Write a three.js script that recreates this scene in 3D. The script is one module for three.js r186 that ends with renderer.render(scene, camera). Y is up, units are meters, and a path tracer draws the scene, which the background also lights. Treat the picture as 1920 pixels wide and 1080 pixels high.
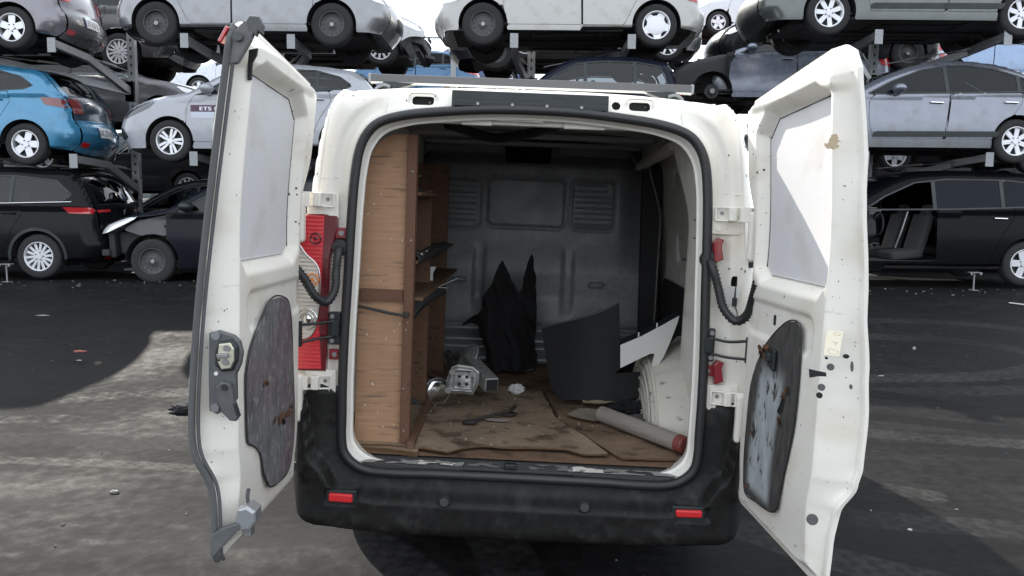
import * as THREE from 'three';
import { RoundedBoxGeometry } from 'three/addons/geometries/RoundedBoxGeometry.js';
import { mergeGeometries } from 'three/addons/utils/BufferGeometryUtils.js';
import { ImprovedNoise } from 'three/addons/math/ImprovedNoise.js';

// ---------------------------------------------------------------- camera, sky, sun, exposure
const scene = new THREE.Scene();
const FPX = 1480;                                            // focal length in pixels of the 1920 px wide photograph
const camera = new THREE.PerspectiveCamera(2 * Math.atan(540 / FPX) * 180 / Math.PI, 16 / 9, 0.05, 3000);
camera.position.set(0, 1.58, 3.05);
camera.rotation.set(-5.95 * Math.PI / 180, 0, 0.5 * Math.PI / 180, 'XYZ');
camera.updateMatrixWorld();

const SUN = new THREE.Vector3(-0.50, 0.76, -1.0).normalize();
{
  const w = 512, h = 256, a = new Float32Array(w * h * 4), d = new THREE.Vector3();
  for (let j = 0; j < h; j++) for (let i = 0; i < w; i++) {
    const th = (j + .5) / h * Math.PI - Math.PI / 2, ph = ((i + .5) / w - .5) * 2 * Math.PI;   // three's equirect: u = atan(z,x)/2pi+.5
    d.set(Math.cos(th) * Math.cos(ph), Math.sin(th), Math.cos(th) * Math.sin(ph));
    const up = Math.max(d.y, 0), c = Math.max(d.dot(SUN), 0);
    const t = Math.pow(1 - up, 3.0);
    let r = .49 + .33 * t, g = .53 + .345 * t, b = .585 + .355 * t;
    const glow = .35 * Math.pow(c, 10) + 2.2 * Math.pow(c, 60);
    r += glow; g += glow * .97; b += glow * .9;
    if (d.y < 0) { const k = Math.min(1, -d.y * 12); r = r * (1 - k) + .06 * k; g = g * (1 - k) + .06 * k; b = b * (1 - k) + .06 * k; }
    const o = (j * w + i) * 4, S = 1.6;
    a[o] = r * S; a[o + 1] = g * S; a[o + 2] = b * S; a[o + 3] = 1;
  }
  const sky = new THREE.DataTexture(a, w, h, THREE.RGBAFormat, THREE.FloatType);
  sky.mapping = THREE.EquirectangularReflectionMapping; sky.magFilter = THREE.LinearFilter; sky.minFilter = THREE.LinearFilter;
  sky.needsUpdate = true;
  scene.background = sky; scene.environment = sky;
}
const sun = new THREE.DirectionalLight(new THREE.Color(1, .94, .85), 3.8);
sun.position.copy(SUN).multiplyScalar(40); sun.target.position.set(0, 1, -4);
sun.castShadow = true; sun.shadow.mapSize.set(2048, 2048);
Object.assign(sun.shadow.camera, { left: -18, right: 18, top: 18, bottom: -18, near: 1, far: 100 });
scene.add(sun, sun.target);
const renderer = new THREE.WebGLRenderer({ antialias: true });
renderer.toneMapping = THREE.LinearToneMapping;
renderer.toneMappingExposure = 2.0;
renderer.shadowMap.enabled = true;

// ---------------------------------------------------------------- helpers
let seed = 7; const rnd = () => { seed = (seed * 1664525 + 1013904223) >>> 0; return seed / 4294967296; };
const rr = (a, b) => a + (b - a) * rnd();
const clamp = (x, a, b) => Math.min(b, Math.max(a, x));
const sst = (a, b, x) => { const t = clamp((x - a) / (b - a), 0, 1); return t * t * (3 - 2 * t); };
const lerp = (a, b, t) => a + (b - a) * t;
const ramp = (tab, x) => { if (x <= tab[0][0]) return tab[0][1]; for (let i = 1; i < tab.length; i++) if (x <= tab[i][0]) { const t = (x - tab[i - 1][0]) / (tab[i][0] - tab[i - 1][0]); return lerp(tab[i - 1][1], tab[i][1], t * t * (3 - 2 * t)); } return tab[tab.length - 1][1]; };
const PN = new ImprovedNoise();
const fbm = (x, y, z = 0, o = 4) => { let s = 0, a = .5, f = 1; for (let i = 0; i < o; i++) { s += a * PN.noise(x * f, y * f, z + i * 7.3); f *= 2.03; a *= .5; } return s; };
const NAMES = {};
function numbered(n) { const k = NAMES[n] = (NAMES[n] ?? -1) + 1; return k ? n + '_' + String(k).padStart(3, '0') : n; }
function tag(o, label, category, group, kind) {
  if (label) o.userData.label = label; if (category) o.userData.category = category;
  if (group) o.userData.group = group; if (kind) o.userData.kind = kind; return o;
}
function thing(name, label, category, group) { const g = new THREE.Group(); g.name = numbered(name); tag(g, label, category, group); scene.add(g); return g; }
function part(name, geo, mat, parent, label) {
  if (Array.isArray(geo)) geo = geo.length === 1 ? geo[0] : mergeGeometries(geo.map(norm), false);
  const m = new THREE.Mesh(geo, mat); m.name = name; m.castShadow = m.receiveShadow = true;
  if (label) m.userData.label = label; parent.add(m); return m;
}
function norm(g) { g = g.index ? g.toNonIndexed() : g; for (const k of Object.keys(g.attributes)) if (!['position', 'normal', 'uv'].includes(k)) g.deleteAttribute(k); if (!g.attributes.uv) g.setAttribute('uv', new THREE.BufferAttribute(new Float32Array(g.attributes.position.count * 2), 2)); return g; }
const xf = (g, p = [0, 0, 0], r = [0, 0, 0], s) => { if (s) g.scale(...s); if (r[0]) g.rotateX(r[0]); if (r[1]) g.rotateY(r[1]); if (r[2]) g.rotateZ(r[2]); return g.translate(...p); };
const box = (w, h, d, p, r, rad = .004) => xf(new RoundedBoxGeometry(w, h, d, 2, Math.min(rad, w / 2.1, h / 2.1, d / 2.1)), p, r);
const cyl = (r0, r1, h, p, r, n = 20) => xf(new THREE.CylinderGeometry(r0, r1, h, n), p, r);
const V3 = (a) => new THREE.Vector3(...a);
const tube = (pts, r, n = 40, m = 8, closed = false) => new THREE.TubeGeometry(new THREE.CatmullRomCurve3(pts.map(V3), closed, 'centripetal'), n, r, m, closed);
function bar(a, b, w, h, rad = .003) {                                     // rectangular bar between two points
  const A = V3(a), B = V3(b), d = B.clone().sub(A), L = d.length(); d.normalize();
  const g = new RoundedBoxGeometry(w, h, L, 1, Math.min(rad, w / 2.1, h / 2.1));
  const q = new THREE.Matrix4().lookAt(d, new THREE.Vector3(), Math.abs(d.y) > .95 ? new THREE.Vector3(1, 0, 0) : new THREE.Vector3(0, 1, 0));
  g.applyMatrix4(q); const c = A.add(B).multiplyScalar(.5); return g.translate(c.x, c.y, c.z);
}
const lathe = (pts, n = 40) => new THREE.LatheGeometry(pts.map(p => new THREE.Vector2(p[0], p[1])), n);
function shapeOf(pts) { const s = new THREE.Shape(); pts.forEach((p, i) => i ? s.lineTo(p[0], p[1]) : s.moveTo(p[0], p[1])); s.closePath(); return s; }
const slab = (pts, d, bevel = .004) => new THREE.ExtrudeGeometry(shapeOf(pts), { depth: d, bevelEnabled: bevel > 0, bevelSize: bevel, bevelThickness: bevel, bevelSegments: 2, curveSegments: 6 });
function sdPoly(P, x, y) {                                                // signed distance, positive inside
  let d = 1e9, s = -1; const n = P.length;
  for (let i = 0, j = n - 1; i < n; j = i, i++) {
    const ex = P[j][0] - P[i][0], ey = P[j][1] - P[i][1], wx = x - P[i][0], wy = y - P[i][1];
    const t = clamp((wx * ex + wy * ey) / (ex * ex + ey * ey || 1e-9), 0, 1), bx = wx - ex * t, by = wy - ey * t;
    d = Math.min(d, bx * bx + by * by);
    const c1 = y >= P[i][1], c2 = y < P[j][1], c3 = ex * wy > ey * wx;
    if ((c1 && c2 && c3) || (!c1 && !c2 && !c3)) s = -s;
  }
  return s * Math.sqrt(d);
}
const sdBox = (x, y, cx, cy, hx, hy, r) => { const qx = Math.abs(x - cx) - hx + r, qy = Math.abs(y - cy) - hy + r; return -(Math.hypot(Math.max(qx, 0), Math.max(qy, 0)) + Math.min(Math.max(qx, qy), 0) - r); };
function spread(a, b, n) { return Array.from({ length: n + 1 }, (_, i) => a + (b - a) * i / n); }
// a surface patch pos(u,v) on a grid, cut smoothly where field(u,v) < 0
function sheet(us, vs, pos, field, flip = false, uvf) {
  const nu = us.length, nv = vs.length, P = [], N = [], F = [], UV = [];
  for (let j = 0; j < nv; j++) for (let i = 0; i < nu; i++) { P.push(pos(us[i], vs[j])); F.push(field ? field(us[i], vs[j]) : 1); UV.push(uvf ? uvf(us[i], vs[j]) : [us[i], vs[j]]); }
  const id = (i, j) => j * nu + i;
  for (let j = 0; j < nv; j++) for (let i = 0; i < nu; i++) {
    const a = P[id(Math.min(i + 1, nu - 1), j)], b = P[id(Math.max(i - 1, 0), j)], c = P[id(i, Math.min(j + 1, nv - 1))], d = P[id(i, Math.max(j - 1, 0))];
    const ux = a[0] - b[0], uy = a[1] - b[1], uz = a[2] - b[2], vx = c[0] - d[0], vy = c[1] - d[1], vz = c[2] - d[2];
    let x = uy * vz - uz * vy, y = uz * vx - ux * vz, z = ux * vy - uy * vx; const l = (flip ? -1 : 1) / (Math.hypot(x, y, z) || 1);
    N.push([x * l, y * l, z * l]);
  }
  const op = [], on = [], ou = [];
  const mix = (a, b, t) => a.map((q, k) => q + (b[k] - q) * t);
  const tri = (a, b, c) => {
    const poly = [a, b, c], out = [];
    for (let k = 0; k < 3; k++) {
      const p = poly[k], q = poly[(k + 1) % 3], fp = F[p], fq = F[q];
      if (fp >= 0) out.push([P[p], N[p], UV[p]]);
      if ((fp >= 0) !== (fq >= 0)) { const t = fp / (fp - fq); out.push([mix(P[p], P[q], t), mix(N[p], N[q], t), mix(UV[p], UV[q], t)]); }
    }
    for (let k = 1; k + 1 < out.length; k++) for (const w of flip ? [out[0], out[k + 1], out[k]] : [out[0], out[k], out[k + 1]]) { op.push(...w[0]); on.push(...w[1]); ou.push(...w[2]); }
  };
  for (let j = 0; j + 1 < nv; j++) for (let i = 0; i + 1 < nu; i++) {
    const a = id(i, j), b = id(i + 1, j), c = id(i + 1, j + 1), d = id(i, j + 1);
    if (F[a] < 0 && F[b] < 0 && F[c] < 0 && F[d] < 0) continue;
    tri(a, b, c); tri(a, c, d);
  }
  const g = new THREE.BufferGeometry();
  g.setAttribute('position', new THREE.Float32BufferAttribute(op, 3)); g.setAttribute('normal', new THREE.Float32BufferAttribute(on, 3)); g.setAttribute('uv', new THREE.Float32BufferAttribute(ou, 2));
  return g;
}
// a band joining two rows of points
function band(A, B, flip = false, n = 1) { return sheet(spread(0, A.length - 1, A.length - 1), spread(0, n, n), (u, v) => { const t = v / n; return A[u].map((q, k) => q + (B[u][k] - q) * t); }, null, flip); }
// pixel of the 1920 px photograph -> point on a plane
const camR = new THREE.Matrix4().makeRotationFromEuler(camera.rotation);
const rayDir = (px, py) => new THREE.Vector3((px - 960) / FPX, (540 - py) / FPX, -1).applyMatrix4(camR);
function at(px, py, z) { const d = rayDir(px, py), t = (z - camera.position.z) / d.z; return camera.position.clone().addScaledVector(d, t).toArray(); }
function onY(px, py, y) { const d = rayDir(px, py), t = (y - camera.position.y) / d.y; return camera.position.clone().addScaledVector(d, t).toArray(); }

// ---------------------------------------------------------------- textures and materials
const texCache = {};
function dataTex(n, m, f, srgb = false) {
  const a = new Uint8Array(n * m * 4);
  for (let j = 0; j < m; j++) for (let i = 0; i < n; i++) { const c = f(i / n, j / m), o = (j * n + i) * 4; a[o] = clamp(c[0], 0, 1) * 255; a[o + 1] = clamp(c[1], 0, 1) * 255; a[o + 2] = clamp(c[2], 0, 1) * 255; a[o + 3] = 255; }
  const t = new THREE.DataTexture(a, n, m); t.wrapS = t.wrapT = THREE.RepeatWrapping; t.magFilter = THREE.LinearFilter; t.minFilter = THREE.LinearMipmapLinearFilter; t.generateMipmaps = true;
  if (srgb) t.colorSpace = THREE.SRGBColorSpace; t.needsUpdate = true; return t;
}
const tn = (u, v, f, z, o = 4) => {                                          // tileable noise
  const A = (x, y) => fbm(x * f, y * f, z, o), s = u, t = v;
  const wu = sst(.8, 1, s), wv = sst(.8, 1, t);
  return lerp(lerp(A(s, t), A(s - 1, t), wu), lerp(A(s, t - 1), A(s - 1, t - 1), wu), wv);
};
const grimeTex = dataTex(512, 512, (u, v) => {
  const a = tn(u, v, 5, 1), b = tn(u, v, 38, 5, 3), c = tn(u, v, 60, 9, 2);
  let k = .97 - .10 * sst(.02, .35, a) - .03 * Math.abs(b); const spot = sst(.30, .36, c);
  k -= spot * .16; return [k, k - .006 - .03 * sst(.1, .4, a), k - .02 - .07 * sst(.05, .4, a)];
});
const greyTex = dataTex(256, 256, (u, v) => { const k = .8 + .3 * tn(u, v, 5, 3) + .25 * tn(u, v, 30, 8); return [k, k, k]; });
const roughTex = dataTex(256, 256, (u, v) => { const k = .75 + .4 * tn(u, v, 6, 31) + .3 * tn(u, v, 40, 18); return [k, k, k]; });
const bumpTex = dataTex(256, 256, (u, v) => { const k = .5 + .6 * tn(u, v, 20, 40, 5); return [k, k, k]; });
const woodTex = dataTex(512, 512, (u, v) => {
  const g = fbm(u * 5, v * 70, 2) + .5 * fbm(u * 9, v * 200, 4), st = sst(.16, .45, fbm(u * 7, v * 60, 12) + .6 * fbm(u * 3, v * 3, 15)) * .9, w = fbm(u * 3 + 5, v * 3, 17);
  const k = 1 + .25 * g + .22 * w; return [.37 * k - .20 * st, .218 * k - .11 * st, .128 * k - .055 * st];
});
const cardTex = dataTex(512, 512, (u, v) => {
  const a = tn(u, v, 4, 50), b = tn(u, v, 14, 51, 5), c = tn(u, v, 60, 53, 2), st = sst(.02, .3, tn(u, v, 6, 56) + .6 * b);
  const k = 1 + .5 * a + .4 * b + .25 * c; return [.26 * k - .15 * st, .19 * k - .115 * st, .128 * k - .08 * st];
});
const dustTex = dataTex(512, 512, (u, v) => { const a = tn(u, v, 4, 70), b = tn(u, v, 22, 71), c = tn(u, v, 70, 72, 2); const k = .36 + .35 * sst(.0, .4, a + .5 * b) + .22 * b + .5 * sst(.28, .4, c); return [k, k * .99, k * .97]; });
const M = {};
const std = (c, o = {}) => new THREE.MeshStandardMaterial({ color: Array.isArray(c) ? new THREE.Color().setRGB(...c) : c, roughness: .6, ...o });
const phy = (c, o = {}) => new THREE.MeshPhysicalMaterial({ color: Array.isArray(c) ? new THREE.Color().setRGB(...c) : c, roughness: .4, ...o });
M.van = phy([.80, .772, .71], { roughness: .42, clearcoat: .35, clearcoatRoughness: .25, map: grimeTex });
M.vanIn = phy([.78, .76, .71], { roughness: .5, map: grimeTex, clearcoat: .15 });
M.rubber = std([.022, .022, .023], { roughness: .62, roughnessMap: roughTex });
M.oldRubber = std([.11, .113, .115], { roughness: .8, map: greyTex });
M.plastic = std([.012, .017, .018], { roughness: .62, roughnessMap: roughTex, bumpMap: bumpTex, bumpScale: .0006 });
M.bumper = phy([.034, .033, .032], { specularIntensity: .4, roughness: .62, map: dustTex, roughnessMap: roughTex, bumpMap: bumpTex, bumpScale: .0008 });
M.black = std([.01, .01, .011], { roughness: .8 });
M.under = std([.022, .021, .021], { roughness: .75, map: greyTex, bumpMap: bumpTex, bumpScale: .01 });
M.steel = std([.36, .36, .36], { roughness: .5, metalness: .75, map: greyTex });
M.galv = std([.30, .31, .32], { roughness: .55, metalness: .5, map: greyTex, roughnessMap: roughTex });
M.chrome = std([.75, .75, .76], { roughness: .18, metalness: 1 });
M.alloy = std([.62, .63, .65], { roughness: .32, metalness: .55 });
M.whiteHub = std([.72, .73, .76], { roughness: .35, metalness: .15 });
M.rimDark = std([.03, .03, .032], { roughness: .6 });
M.tyre = std([.018, .018, .019], { roughness: .85, bumpMap: bumpTex, bumpScale: .002 });
M.glass = phy([.52, .58, .58], { roughness: .02, transmission: 1, thickness: 0, ior: 1.5 });
M.darkGlass = phy([.16, .18, .19], { roughness: .02, transmission: 1, thickness: 0, ior: 1.5 });
M.interior = std([.03, .03, .032], { roughness: .85 });
M.red = phy([.42, .012, .018], { roughness: .15, clearcoat: 1, clearcoatRoughness: .03 });
M.redDeep = phy([.12, .008, .012], { roughness: .25, clearcoat: .6 });
M.amber = phy([.75, .30, .10], { roughness: .25, clearcoat: .6 });
M.lamp = phy([.72, .73, .74], { roughness: .1, metalness: .3, clearcoat: 1 });
M.smoke = phy([.06, .065, .07], { roughness: .08, clearcoat: 1 });
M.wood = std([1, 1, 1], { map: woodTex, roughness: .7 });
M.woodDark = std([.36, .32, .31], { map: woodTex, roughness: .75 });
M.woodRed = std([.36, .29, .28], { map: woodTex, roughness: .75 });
M.card = std([1, 1, 1], { map: cardTex, roughness: .9, bumpMap: bumpTex, bumpScale: .004 });
M.cardDark = std([.78, .71, .66], { map: cardTex, roughness: .9, bumpMap: bumpTex, bumpScale: .004 });
M.bulk = std([.27, .275, .285], { roughness: .55, map: greyTex, roughnessMap: roughTex });
M.bulkDark = std([.012, .012, .013], { roughness: .7 });
M.paper = std([.62, .62, .60], { roughness: .9 });
M.rust = std([.13, .058, .03], { roughness: .95, map: greyTex });
M.rag = std([.010, .010, .011], { roughness: .92 });
// ---------------------------------------------------------------- the yard ground
const groundY = (z) => .40 * sst(-2.2, -8.6, z);
{
  const X0 = -13, X1 = 13, Z0 = -13, Z1 = 7, n = 2048, m = 1576;
  const cv = document.createElement('canvas'); cv.width = n; cv.height = m; const c = cv.getContext('2d');
  c.fillStyle = 'rgb(128,128,128)'; c.fillRect(0, 0, n, m);
  const PX = (x) => (x - X0) / (X1 - X0) * n, PY = (z) => (z - Z0) / (Z1 - Z0) * m, S = n / (X1 - X0);
  // tyre tracks: rows of tread blocks printed in mud, light (dusty) or dark (wet)
  const track = (pts, w, col, alpha, period = .085) => {
    const cr = new THREE.CatmullRomCurve3(pts.map(p => new THREE.Vector3(p[0], 0, p[1]))), L = cr.getLength(), k = Math.floor(L / period);
    for (let i = 0; i < k; i++) {
      const p = cr.getPointAt(i / k), t = cr.getTangentAt(i / k); 
      const fade = clamp(fbm(p.x * .8, p.z * .8, 3) * 2.2 + .75, 0, 1) * sst(0, .06, i / k) * sst(1, .94, i / k);
      c.save(); c.translate(PX(p.x), PY(p.z)); c.rotate(Math.atan2(t.z, t.x)); c.globalAlpha = alpha * fade; c.fillStyle = col;
      for (let q = -2; q <= 2; q++) { const yy = q * w / 5, sk = (q % 2 ? .3 : -.3) * period; c.beginPath(); c.moveTo((-.36 * period + sk) * S, (yy - w * .085) * S); c.lineTo((.30 * period + sk) * S, (yy - w * .095) * S); c.lineTo((.42 * period + sk) * S, (yy + w * .09) * S); c.lineTo((-.3 * period + sk) * S, (yy + w * .085) * S); c.closePath(); c.fill(); }
      c.globalAlpha = alpha * fade * .45; c.fillRect(-period * .55 * S, -w * .5 * S, period * 1.1 * S, w * S);
      c.restore();
    }
  };
  const dk = 'rgb(20,20,22)', lt = 'rgb(215,213,210)';
  track([[-13, -3.1], [-7, -3.0], [-4.03, -3.02], [-2.7, -3.3], [-1, -3.5]], .24, dk, .9, .12);
  track([[-13, -2.5], [-7, -2.5], [-3.7, -2.55], [-2.5, -2.72], [-1, -3.0]], .20, dk, .8, .12);
  track([[-13, -1.6], [-5, -1.66], [-3.1, -1.66], [-1.8, -1.52], [-.9, -1.3]], .13, dk, .9, .11);
  track([[-13, -2.1], [-5, -2.15], [-3.2, -2.1], [-1.8, -1.95], [-.9, -1.8]], .24, lt, .75, .12);
  track([[-6, -1.0], [-3.0, -1.0], [-1.9, -.92], [-1.2, -.7]], .26, lt, .6, .12);
  track([[-5, -.2], [-2.6, -.35], [-1.6, -.5], [-.8, -.58], [-.45, -.25], [-.2, .3]], .26, lt, .8, .11);
  track([[-.3, -1.5], [-.14, -.8], [-.02, -.4], [.06, .3]], .28, lt, .95, .11);
  track([[1.3, -5.2], [3.2, -5.4], [4.7, -5.3], [5.3, -4.7], [4.6, -4.1], [3.2, -3.9], [1.3, -3.9]], .26, lt, .75, .13);
  track([[1.3, -6.0], [3.4, -6.2], [5.6, -5.9], [6.2, -4.8], [5.2, -3.8], [3.4, -3.5], [1.3, -3.4]], .26, lt, .6, .13);
  track([[1.3, -3.6], [2.97, -3.47], [3.9, -2.91], [6, -2.6]], .24, dk, .9, .12);
  track([[1.3, -2.9], [2.6, -2.85], [3.6, -2.5], [6, -2.1]], .22, dk, .85, .12);
  track([[1.3, -2.2], [2.18, -2.17], [3.35, -1.97], [6, -1.8]], .26, dk, .8, .12);
  track([[1.3, -2.5], [2.2, -2.48], [3.3, -2.2], [6, -2.0]], .22, lt, .7, .12);
  track([[1.2, -1.75], [1.93, -1.40], [2.2, -1.26], [2.44, -1.13]], .19, lt, 1, .10);
  track([[1.0, -.8], [1.21, -.66], [1.4, -.45], [1.9, -.1]], .26, lt, .75, .11);
  track([[1.6, -.9], [2.4, -.75], [4, -.7], [7, -.8]], .24, lt, .5, .12);
  for (const [x, z, rx, rz, al] of [[-2.75, -1.15, .42, .10, .7], [-2.2, .1, .2, .08, .8], [-2.9, .02, .3, .07, .6], [-1.75, -.1, .1, .03, .8], [-.42, -.13, .05, .02, .9], [-.55, .15, .06, .03, .9], [-2.3, -.35, .14, .03, .7], [-1.9, -.5, .2, .05, .4], [2.5, -.5, .5, .1, .3], [-3.6, -.35, .2, .04, .6], [-1.4, .25, .3, .1, .4]]) {
    for (let k = 0; k < 26; k++) { c.globalAlpha = al * .22; c.fillStyle = 'rgb(14,13,10)'; c.beginPath(); c.ellipse(PX(x + rr(-.6, .6) * rx), PY(z + rr(-.6, .6) * rz), rr(.2, .6) * rx * S, rr(.2, .6) * rz * S, rr(-.3, .3), 0, 7); c.fill(); }
  }
  const img = c.getImageData(0, 0, n, m).data;
  const col = new Uint8Array(n * m * 4), rough = new Uint8Array(n * m * 4);
  for (let j = 0; j < m; j++) for (let i = 0; i < n; i++) {
    const x = X0 + (i + .5) / n * (X1 - X0), z = Z0 + (j + .5) / m * (Z1 - Z0), o = (j * n + i) * 4;
    const a = fbm(x * .5, z * .9, 2, 3), b = fbm(x * 2.2, z * 3.0, 5, 4), d = fbm(x * 11, z * 11, 8, 3);
    const gr = rnd() - .5, tr = (img[o] - 128) / 127;
    const wet = sst(-.30, .34, -a * .75 - .30 * b - .2 * d - tr * .45 - .02 + .25 * sst(-3.4, -4.6, z));
    const crk = sst(.035, .0, Math.abs(fbm(x * 1.3 + 3, z * 1.3, 44, 3))) * .25;
    let k = lerp(.0132, .0068, wet) * (1 + .9 * d + .3 * b + .7 * gr - crk) * (1 + 1.15 * tr);
    k = Math.max(.0035, k + Math.max(0, tr) * .013);
    const e = (v) => 255 * (v <= .0031308 ? v * 12.92 : 1.055 * Math.pow(v, 1 / 2.4) - .055);
    col[o] = e(k * 1.03); col[o + 1] = e(k * (1.0)); col[o + 2] = e(k * (.97 + .06 * wet)); col[o + 3] = 255;
    const rg = clamp(lerp(.92, .70, wet) + .12 * d + .08 * gr, .5, 1) * 255;
    rough[o] = rough[o + 1] = rough[o + 2] = rg; rough[o + 3] = 255;
  }
  const mk = (d, s) => { const t = new THREE.DataTexture(d, n, m); t.wrapS = t.wrapT = THREE.MirroredRepeatWrapping; t.magFilter = THREE.LinearFilter; t.minFilter = THREE.LinearMipmapLinearFilter; t.generateMipmaps = true; t.anisotropy = 8; if (s) t.colorSpace = THREE.SRGBColorSpace; t.needsUpdate = true; return t; };
  const gm = phy([1, 1, 1], { specularIntensity: .22, map: mk(col, true), roughnessMap: mk(rough), roughness: 1, bumpMap: bumpTex, bumpScale: .003 });
  { const t = bumpTex.clone(); t.repeat.set(26, 20); t.needsUpdate = true; gm.bumpMap = t; gm.bumpScale = .004; }
  const us = [-600, -120, -40, ...spread(-13, 13, 52), 40, 120, 600], vs = [-900, -200, -60, -30, -20, ...spread(-13, 7, 80), 20, 60, 300];
  const g = sheet(us, vs, (x, z) => [x, groundY(z) + .006 * fbm(x * 1.3, z * 1.3, 4, 2) * (Math.abs(x) < 13 && z > -13 && z < 7 ? 1 : 0), z], null, true, (x, z) => [(x - X0) / (X1 - X0), (z - Z0) / (Z1 - Z0)]);
  const o = part('ground', g, gm, scene); tag(o, 'dark worn asphalt yard with damp patches and tyre tracks', 'ground', null, 'structure');
}
// ---------------------------------------------------------------- car wheels
function plateTex(txt, dark) {
  const cv = document.createElement('canvas'); cv.width = 256; cv.height = 56; const c = cv.getContext('2d');
  c.fillStyle = dark ? '#9a9a98' : '#d9dadb'; c.fillRect(0, 0, 256, 56); c.fillStyle = '#33415f'; c.fillRect(0, 0, 20, 56); c.fillRect(236, 0, 20, 56);
  c.fillStyle = '#15171a'; c.font = 'bold 42px sans-serif'; c.textAlign = 'center'; c.textBaseline = 'middle'; c.fillText(txt, 128, 30);
  const t = new THREE.CanvasTexture(cv); t.colorSpace = THREE.SRGBColorSpace; return t;
}
const wheelCache = {};
function spokeGeo(n, r0, r1, w0, w1, split = 0, tilt = 0) {
  const out = [];
  for (let k = 0; k < n; k++) for (const s of split ? [-1, 1] : [0]) {
    const g = slab([[-w0 / 2 + s * split * .4, r0], [w0 / 2 + s * split * .4, r0], [w1 / 2 + s * split, r1], [-w1 / 2 + s * split, r1]], .012, .004);
    g.rotateX(tilt); g.rotateZ(k / n * Math.PI * 2 + .2); out.push(g);
  }
  return out;
}
// axis along z, outer face towards +z
function wheel(style, r, parent, p, flip) {
  const key = style + r;
  const R = r * (style === 'steel' ? .60 : .66);
  if (!wheelCache[key]) {
    const w = .2;
    const tyre = lathe([[R - .012, -w / 2], [R + .01, -w / 2 - .004], [r - .04, -w / 2 - .006], [r - .012, -w / 2 + .012], [r, -w / 2 + .04], [r, w / 2 - .04], [r - .012, w / 2 - .012], [r - .04, w / 2 + .006], [R + .01, w / 2 + .004], [R - .012, w / 2 - .01], [R - .014, -w / 2]], 48);
    tyre.rotateX(Math.PI / 2);
    const ring = lathe([[R, w / 2 - .002], [R - .004, w / 2 + .004], [R - .018, w / 2 + .002], [R - .024, w / 2 - .03], [R - .03, -w / 2]], 48); ring.rotateX(Math.PI / 2);
    const back = cyl(R * .98, R * .98, .03, [0, 0, -.0], [Math.PI / 2, 0, 0], 32);
    let face = [], mat = M.alloy, disc = true;
    const hub = cyl(R * .19, R * .22, .03, [0, 0, w / 2 - .028], [Math.PI / 2, 0, 0], 20);
    const bolts = []; for (let k = 0; k < 5; k++) bolts.push(cyl(.009, .009, .012, [Math.cos(k * 1.2566) * R * .27, Math.sin(k * 1.2566) * R * .27, w / 2 - .02], [Math.PI / 2, 0, 0], 8));
    const z = w / 2 - .04;
    const S = (...a) => spokeGeo(...a).map(g => g.translate(0, 0, z));
    if (style === 'five') face = S(5, R * .15, R - .008, .085, .10);
    else if (style === 'double') face = S(5, R * .15, R - .008, .028, .034, .036);
    else if (style === 'seven') { face = S(7, R * .15, R - .008, .052, .064); mat = M.whiteHub; }
    else if (style === 'multi') face = S(14, R * .14, R - .006, .026, .036);
    else if (style === 'ten') face = S(10, R * .14, R - .006, .030, .034);
    else if (style === 'hubcap') { face = [lathe([[0, z + .03], [R * .3, z + .03], [R * .62, z + .024], [R * .68, z + .016]], 40).rotateX(Math.PI / 2), ...S(5, R * .5, R - .006, .13, .075)]; mat = M.whiteHub; }
    else if (style === 'star') { face = S(5, R * .1, R - .006, .10, .075); mat = M.whiteHub; }
    else { face = [lathe([[0, z + .01], [R * .3, z + .012], [R * .42, z - .008], [R * .8, z - .004], [R * .98, z + .02]], 40).rotateX(Math.PI / 2)]; mat = std([.045, .045, .047], { roughness: .5 }); disc = false; }
    if (!disc) for (let k = 0; k < 12; k++) bolts.push(cyl(.014, .014, .004, [Math.cos(k * .5236) * R * .7, Math.sin(k * .5236) * R * .7, z - .002], [Math.PI / 2, 0, 0], 10));
    const rimG = mergeGeometries([ring, ...face, ...(disc ? [hub] : [])].map(norm));
    wheelCache[key] = { tyre, rimG, back, bolts: mergeGeometries(bolts.map(norm)), mat, cap: style === 'steel' ? cyl(.03, .03, .02, [0, 0, z + .02], [Math.PI / 2, 0, 0]) : null };
  }
  const c = wheelCache[key], t = part('wheel', c.tyre, M.tyre, parent);
  t.position.set(...p); if (flip) t.rotation.y = Math.PI; t.rotation.z = rr(0, 6);
  part('rim', c.rimG, c.mat, t); part('brake_disc', c.back, M.rimDark, t); part('wheel_bolts', c.bolts, M.rimDark, t).userData.kind = 'stuff';
  if (c.cap) part('hub_cap', c.cap, M.steel, t);
  return t;
}
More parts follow.
